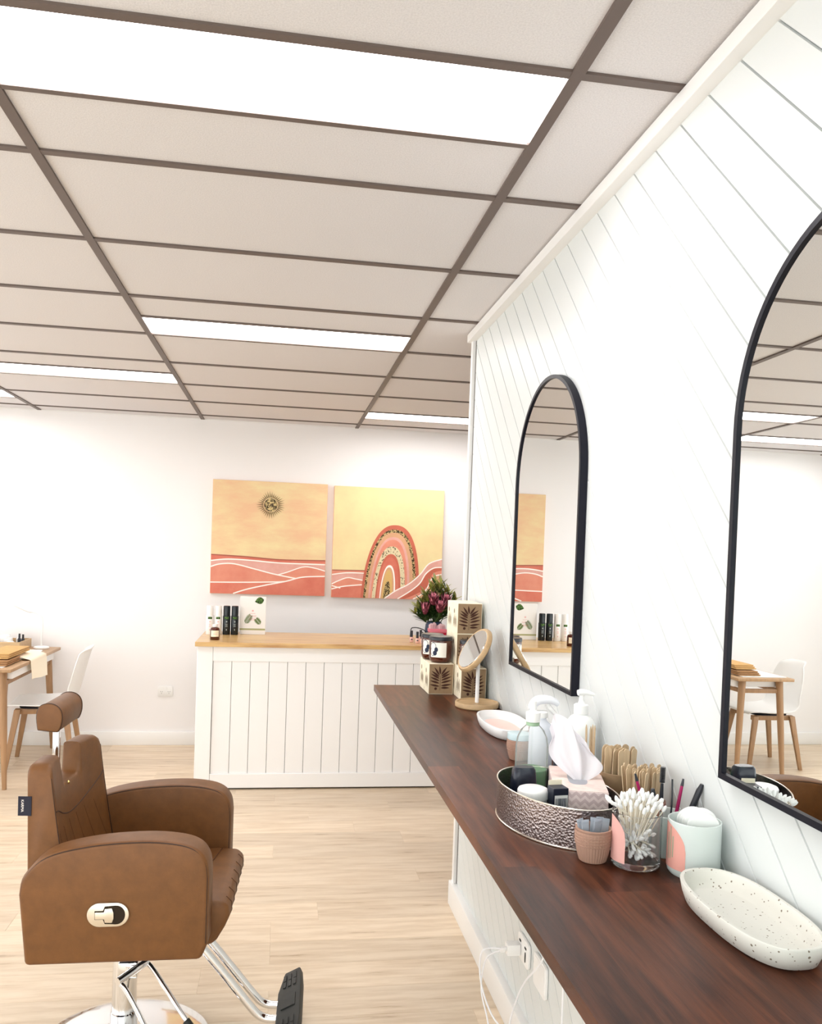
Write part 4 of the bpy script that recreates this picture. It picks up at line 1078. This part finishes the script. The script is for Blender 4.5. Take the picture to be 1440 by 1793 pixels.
wj = thing('cream_jar', 'white cream jar with a domed white lid at the front of the silver tray', 'jar', (.533, 1.655, ZT + .0002))
MB().lathe([(0, 0), (.029, 0), (.030, .003), (.030, .060), (0, .060)], 36).build('jar', m_shell, wj)
MB().lathe([(0, .0603), (.0325, .0603), (.0325, .075), (.030, .0795), (.024, .082), (0, .083)], 36).build('lid', m_wbot, wj)
tbx = thing('barcode_carton', 'small navy carton with a white barcode label between jar and tissue box', 'carton', (.578, 1.628, ZT + .0002), .12)
MB().box(-.017, .017, -.015, .015, 0, .090).build('carton', mat('navy_card', s(20, 26, 42), .4), tbx, bevel=.001, seg=1, smooth=False)
MB().box(-.015, .015, -.0012 + .015, .015, .0902, .100).build('open_flap', m_cream, tbx, smooth=False)
mb = MB().box(-.014, .015, -.0156, -.0151, .040, .076); mb.build('label', m_wbot, tbx, smooth=False)
mb = MB(); x = -.012; random.seed(2)
while x < .013:
    w_ = random.choice([.0007, .0012, .0018]); mb.box(x, x + w_, -.0161, -.0157, .043, .070); x += w_ + random.choice([.0008, .0013])
mb.build('barcode', m_ink, tbx, smooth=False)
# tissue box
tx = thing('tissue_box', 'pink chevron tissue box with a white tissue pulled up, in the silver tray', 'tissue box', (.648, 1.706, ZT + .0002), -.265)
m_chev = mat('chevron_print', s(236, 214, 214), .8)
nt = m_chev.node_tree; N = nt.nodes; L = nt.links
tc = N.new('ShaderNodeTexCoord'); sx_ = N.new('ShaderNodeSeparateXYZ'); L.new(tc.outputs['Object'], sx_.inputs[0])
def mth(op, a, b=None):
    q = N.new('ShaderNodeMath'); q.operation = op
    for i, v_ in enumerate((a, b)):
        if v_ is None: continue
        if isinstance(v_, (int, float)): q.inputs[i].default_value = v_
        else: L.new(v_, q.inputs[i])
    return q.outputs[0]
zig = mth('PINGPONG', mth('ADD', sx_.outputs[0], 1.0), .009)
st_ = mth('PINGPONG', mth('ADD', mth('ADD', mth('MULTIPLY', zig, .9), mth('ADD', sx_.outputs[2], 1.0)), mth('MULTIPLY', sx_.outputs[1], .85)), .0075)
ramp = N.new('ShaderNodeValToRGB'); ramp.color_ramp.elements[0].position = .40; ramp.color_ramp.elements[1].position = .52
ramp.color_ramp.elements[0].color = (*s(238, 218, 216), 1); ramp.color_ramp.elements[1].color = (*s(214, 190, 190), 1)
L.new(mth('DIVIDE', st_, .0075), ramp.inputs[0]); L.new(ramp.outputs[0], N['Principled BSDF'].inputs['Base Color'])
m_tiss = mat('tissue_box_top', s(232, 214, 206), .8, var=(40, .12), col2=s(216, 192, 186))
bw_, bl_, bh_ = .056, .098, .085
slot = superell(.021, .050, 3.2, 32)
mb = MB(); n2 = len(slot); outer = superell(bw_ - .0005, bl_ - .0005, 40, 32)
MB().box(-bw_, bw_, -bl_, bl_, 0, bh_ - .0008).build('carton', m_chev, tx, bevel=.0012, seg=1, smooth=False)
v = [(p[0], p[1], bh_) for p in outer] + [(p[0], p[1], bh_) for p in slot] ; f = [(k, (k + 1) % 32, 32 + (k + 1) % 32, 32 + k) for k in range(32)]
MB().add(v, f).build('top_panel', m_tiss, tx, solid=.0007, smooth=False)
MB().flat([(p[0] * .98, p[1] * .98) for p in slot], bh_ - .0006, 'z').build('slot_film', mat('slot_film', s(150, 152, 160), .3), tx, smooth=False)
def tis(u, v):
    # pulled up tissue: a crumpled fan rising from the slot, leaning out over the tray
    a_ = (v - .5) * 2
    wdt = .012 + .052 * math.sin(PI * min(u * .95, .75)) ** 1.1
    ridge = math.sin(v * 13 + 1.2)
    x = a_ * wdt * .9 + .006 - .030 * u ** 1.3 + .006 * ridge * u
    y = -.010 + .030 * u + .016 * math.sin(v * 9 + .5) * u ** .8 + .012 * math.sin(v * 19) * u * (1 - u * .5)
    z = bh_ - .004 + .135 * u * (1 - .38 * abs(a_ + .25) ** 1.7) + .008 * math.sin(v * 8) * u ** 2
    return (x, y, z)
MB().grid(tis, 26, 40).build('tissue', m_paper, tx, solid=.0006, ang=80)

# ---------------------------------------------------------------- bottles at the wall
pb = thing('lotion_pump', 'tall white pump bottle against the panelled wall behind the tissue box', 'bottle', (.757, 1.985, ZS + .0004))
R = .0405
MB().lathe([(0, 0), (R - .003, 0), (R, .004), (R, .122), (R * .97, .138), (R * .84, .155), (R * .62, .167), (.016, .173), (.016, .176), (0, .176)], 40).build('body', frosted_mat('white_bottle_skin', s(240, 242, 240), .15), pb)
MB().lathe([(0, .1745), (.0185, .1745), (.0185, .196), (.015, .199), (0, .199)], 28).build('collar', m_shell, pb)
MB().lathe([(0, .199), (.009, .199), (.0065, .207), (.0055, .222), (0, .222)], 20).build('stem', m_shell, pb)
MB().tube([(-.010, 0, .2265), (0, 0, .2275), (.014, -.003, .2275), (.032, -.008, .222)], [.0075, .009, .0065, .0035], 12, sub=3).build('pump_head', m_shell, pb)
ts = thing('trigger_sprayer', 'clear trigger spray bottle behind the green bottle', 'bottle', (.700, 2.125, ZS + .0004), 0)
R = .032
MB().lathe([(0, 0), (R - .003, 0), (R, .004), (R, .10), (R * .8, .118), (R * .45, .128), (.013, .132), (.013, .138)], 32, cap=False).build('bottle_wall', frosted_mat('sprayer_skin', s(236, 240, 246), .5), ts)
MB().lathe([(0, .136), (.0165, .136), (.0165, .150), (.012, .153), (0, .153)], 24).build('collar', m_shell, ts)
MB().tube([(-.022, 0, .150), (-.026, 0, .166), (-.012, 0, .181), (.012, -.002, .184), (.030, -.004, .180), (.044, -.006, .171)], [.009, .012, .013, .012, .010, .007], 14, sub=4).build('spray_head', frosted_mat('sprayer_head_skin', s(244, 246, 250), .3), ts)
MB().tube([(.012, -.002, .172), (.024, -.004, .158), (.040, -.006, .142)], [.006, .0065, .005], 10, sub=3).build('trigger', m_shell, ts)
sb = thing('serum_bottle', 'small dark bottle with a white cap behind the tissue', 'bottle', (.722, 2.03, ZS + .0004))
MB().lathe([(0, 0), (.015, 0), (.016, .003), (.016, .078), (.012, .086), (0, .086)], 24).build('body', mat('navy_plastic2', s(30, 36, 50), .25), sb)
MB().lathe([(0, .0862), (.0155, .0862), (.0155, .116), (0, .117)], 24).build('cap', m_wbot, sb)

# ---------------------------------------------------------------- sticks
def stick_mesh(l, wd, th, m_):
    h = wd / 2; p = [(-h, 0), (h, 0)] + [(h * math.cos(PI * k / 8), l - h + h * math.sin(PI * k / 8)) for k in range(9)]
    return MB().prism(p, -th / 2, th / 2, 'y').mesh('wooden_stick', m_, smooth=False)
def cup(name, label, x, y, r, h, m_, wall=.0025):
    t = thing(name, label, 'cup', (x, y, ZS + .0004))
    MB().lathe([(0, 0), (r - .002, 0), (r, .003), (r, h), (r - wall * .5, h + .0008), (r - wall, h), (r - wall, .006), (0, .006)], 40).build('cup_wall', m_, t)
    return t
cfx, cfy, cfr = .752, 1.592, .042
cf = cup('stick_cup', 'pink glass cup packed with wooden waxing sticks behind the cotton bud jar', cfx, cfy, cfr, .075, m_pinkglass)
av = math.atan2(-cfy, -cfx)
cyl_patch(MB(), cfr + .0004, .006, lambda u: .073, av - .1, av + .95, 16).build('decal', mat('pale_pink_decal', s(226, 198, 206), .6), cf)
random.seed(9)
sm1 = stick_mesh(.132, .0105, .0018, m_stick)
cnt = 0
for i in range(9):
    for j in range(9):
        x, y = -.036 + .0091 * i, -.036 + .0090 * j
        if math.hypot(x, y) > .0330: continue
        o = link('wooden_stick', sm1, None, (cfx + x, cfy + y, ZS + .0072 + random.uniform(0, .006)), (random.uniform(-.08, .08) - y * 2.2, x * 2.2 + random.uniform(-.06, .06), random.uniform(-.5, .5) + .3))
        tag(o, 'wooden waxing stick in the front pink glass cup', 'stick', 'waxing sticks in the front cup')
cbx, cby, cbr = .752, 1.735, .040
cb = cup('stick_cup', 'rear kraft cup packed with wide wooden spatulas against the wall', cbx, cby, cbr, .095, m_kraft)
sm2 = stick_mesh(.140, .016, .0018, m_stick)
for i in range(5):
    for j in range(6):
        x, y = -.026 + .013 * i, -.028 + .0095 * j
        if math.hypot(x, y) > .029: continue
        o = link('wooden_spatula', sm2, None, (cbx + x, cby + y, ZS + .0072 + random.uniform(0, .005)), (random.uniform(-.05, .05), random.uniform(-.05, .05), random.uniform(-.2, .5)))
        tag(o, 'wide wooden spatula in the rear cup', 'spatula', 'spatulas in the rear cup')
ckx, cky = .706, 1.785
ck = cup('stick_cup', 'small clear cup of thin wooden skewers beside the white pump bottle', ckx, cky, .018, .06, m_clear, .0015)
for k in range(6):
    a_ = k * 1.047; x, y = .009 * math.cos(a_), .009 * math.sin(a_)
    o = MB().tube([(0, 0, 0), (0, 0, .172), (0, 0, .180)], [.0022, .0022, .0006], 8).build('wooden_skewer', m_stick, None, (ckx + x, cky + y, ZS + .0072), (random.uniform(-.03, .03), random.uniform(-.03, .03), 0))
    tag(o, 'thin wooden skewer in the small clear cup', 'skewer', 'skewers in the small clear cup')
# ---------------------------------------------------------------- cotton bud jar
jx, jy, jr, jh = .667, 1.441, .0455, .100
jar = thing('glass_jar', 'clear glass jar of cotton buds with a pink decal', 'jar', (jx, jy, ZS + .0004))
MB().lathe([(0, 0), (jr * .9, 0), (jr * .97, .003), (jr, .010), (jr, jh), (jr - .001, jh + .0008), (jr - .0022, jh), (jr - .0022, .014), (0, .012)], 56).build('jar_wall', m_glass, jar)
av = math.atan2(-jy, -jx)
def quarter(z_lo, z_hi, u0=1.0): return lambda u: z_lo + (z_hi - z_lo) * math.sqrt(max(0, 1 - min(u / u0, 1) ** 2)) if u < u0 else z_lo
cyl_patch(MB(), jr + .0004, .012, lambda u: .055 + (.094 - .055) * math.sqrt(max(0, 1 - u ** 2.2)), av - 1.35, av - .42, 24).build('decal', m_decal, jar)
bud = MB(); bud.tube([(0, 0, .004), (0, 0, .072)], .0012, 6, mi=0)
for z0 in (0, .064): bud.lathe([(0, z0), (.0026, z0 + .001), (.0036, z0 + .005), (.0030, z0 + .010), (.0013, z0 + .0135)], 10, mi=1)
budm = bud.mesh('cotton_bud', [mat('bud_stick', s(232, 224, 208), .6), m_cotton])
random.seed(14)
rin = jr - .0065
def put_bud(c, d):
    d = Vector(d).normalized(); o = link('cotton_bud', budm, None, Vector(c) - d * .036)
    o.rotation_euler = d.to_track_quat('Z', 'Y').to_euler()
    tag(o, 'white cotton bud in the clear glass jar', 'cotton bud', 'cotton buds in the glass jar')
for k in range(46):          # lower tangle
    a_ = random.uniform(0, 2 * PI); el = random.uniform(.25, 1.1)
    d = Vector((math.cos(a_) * math.cos(el), math.sin(a_) * math.cos(el), math.sin(el)))
    hx_ = math.hypot(d.x, d.y) * .036
    rmax = max(.001, math.sqrt(max(0, rin ** 2 - hx_ ** 2)) * .8)
    b_ = a_ + PI / 2
    rr_ = random.uniform(-1, 1) * rmax
    zc = ZS + .0175 + .036 * d.z + random.uniform(0, .022)
    put_bud((jx + rr_ * math.cos(b_), jy + rr_ * math.sin(b_), zc), d)
for k in range(62):          # bundle standing on top, fanning out
    a_ = k * 2.39996; r_ = .032 * math.sqrt((k + .5) / 62)
    tl = r_ / .032 * .42
    d = Vector((math.cos(a_) * tl + .12, math.sin(a_) * tl, 1))
    put_bud((jx + r_ * math.cos(a_), jy + r_ * math.sin(a_), ZS + .082 + .012 * (1 - (r_ / .032) ** 2) + random.uniform(-.008, .008)), d)
for k in range(6):
    a_ = av - 1.6 + .2 * k
    put_bud((jx + .026 * math.cos(a_), jy + .026 * math.sin(a_), ZS + .098), (math.cos(a_) * 1.0, math.sin(a_) * 1.0, .75))
# ---------------------------------------------------------------- frosted jar of cotton pads
fx, fy, fr, fh = .757, 1.394, .047, .098
fj = thing('frosted_jar', 'frosted white jar of cotton pads with a pink cactus decal', 'jar', (fx, fy, ZS + .0004))
MB().lathe([(0, 0), (fr * .86, 0), (fr * .96, .005), (fr, .015), (fr, fh), (fr - .0012, fh + .0008), (fr - .0025, fh), (fr - .0025, .012), (0, .010)], 56).build('jar_wall', m_frost, fj)
av = math.atan2(-fy, -fx)
cyl_patch(MB(), fr + .0004, .014, lambda u: .048 + (.094 - .048) * math.sqrt(max(0, 1 - u ** 2.2)), av - 1.45, av - .28, 24).build('decal', mat('coral_decal', s(222, 158, 146), .7), fj)
mb = MB()
for (a_, z0, z1) in ((-1.12, .028, .076), (-.98, .030, .088), (-.84, .034, .072)):
    cyl_patch(mb, fr + .0008, z0, lambda u, z1=z1: z1, av + a_ - .035, av + a_ + .035, 4)
mb.build('cactus_decal', mat('sage_decal', s(166, 160, 136), .8), fj)
random.seed(6)
padm = MB().lathe([(0, -.0035), (.026, -.0035), (.0285, -.002), (.0285, .002), (.026, .0035), (0, .0035)], 36).mesh('cotton_pad', m_cotton)
for k in range(5):
    o = link('cotton_pad', padm, None, (fx + .008 + .0004 * k, fy + .022 - .0090 * k, ZS + .088 + (.006 if k == 3 else 0)), (PI / 2 + .18, 0, -.35))
    tag(o, 'round white cotton pad standing in the frosted jar', 'cotton pad', 'cotton pads in the frosted jar')
# ---------------------------------------------------------------- brush jar
bjx, bjy = .752, 1.497
bj = cup('brush_jar', 'grey frosted jar of lash brushes between the cup of sticks and the cotton pads', bjx, bjy, .038, .078, m_frost)
m_magenta = mat('magenta_plastic', s(168, 20, 90), .35); m_rose = mat('rose_metal', s(208, 150, 126), .35, .3)
def tool(name, label, x, y, lean, L_, kind):
    d = Vector((lean[0], lean[1], 1)).normalized()
    t = thing(name, label, 'brush', (bjx + x, bjy + y, ZS + .0075)); t.rotation_euler = d.to_track_quat('Z', 'Y').to_euler()
    if kind == 'wand':
        MB().tube([(0, 0, 0), (0, 0, L_ * .55)], .0035, 10).build('handle', m_rose, t); MB().tube([(0, 0, L_ * .55), (0, 0, L_ * .76)], [.0042, .003], 10).build('ferrule', m_blacklid, t)
        mb = MB()
        for k in range(14): mb.lathe([(0, 0), (.0055, .0004), (.0055, .0012), (0, .0016)], 10, c=(0, 0, L_ * .77 + k * .0022))
        mb.build('bristles', m_blacklid, t)
    elif kind == 'magenta':
        MB().tube([(0, 0, 0), (0, 0, L_ * .9)], [.0045, .0045, .003], 10).build('handle', m_magenta, t); MB().tube([(0, 0, L_ * .9), (0, 0, L_)], [.0034, .002], 8).build('tip', m_blacklid, t)
    elif kind == 'thin':
        MB().tube([(0, 0, 0), (0, 0, L_ * .6), (.012, 0, L_)], .0018, 8, sub=5).build('handle', m_blacklid, t); MB().lathe([(0, 0), (.003, 0), (.003, .02), (0, .02)], 8).build('handle_base', m_blacklid, t)
    else:
        MB().tube([(0, 0, 0), (0, 0, L_ * .55)], .0036, 10).build('handle', m_rose, t); MB().tube([(0, 0, L_ * .55), (0, 0, L_ * .9), (0, 0, L_)], [.0055, .006, .0035], 10).build('cap', m_blacklid, t)
tool('brow_brush', 'dark spoolie brush with a rose handle, the tallest in the grey brush jar', -.008, .010, (.02, .0), .165, 'wand')
tool('lash_brush', 'magenta brush with a dark tip in the grey brush jar', .012, .004, (.16, -.02), .138, 'magenta')
tool('liner_brush', 'thin bent black liner brush in the grey brush jar', .000, -.006, (.10, .0), .135, 'thin')
tool('brow_pencil', 'black capped pencil leaning to the right in the grey brush jar', .012, -.012, (.34, -.12), .142, 'cap')
tool('brow_pencil', 'second black capped pencil leaning furthest right in the grey brush jar', .020, -.004, (.38, -.02), .136, 'cap')
tool('mascara', 'short black mascara tube at the left of the grey brush jar', -.022, -.002, (-.06, .02), .118, 'cap')
tool('lash_brush', 'magenta brush leaning left over the pink stick cup', -.014, .016, (-.28, .10), .145, 'magenta')
tool('brow_brush', 'black and rose brush leaning left beside the magenta one', -.020, .008, (-.22, .10), .112, 'cap')
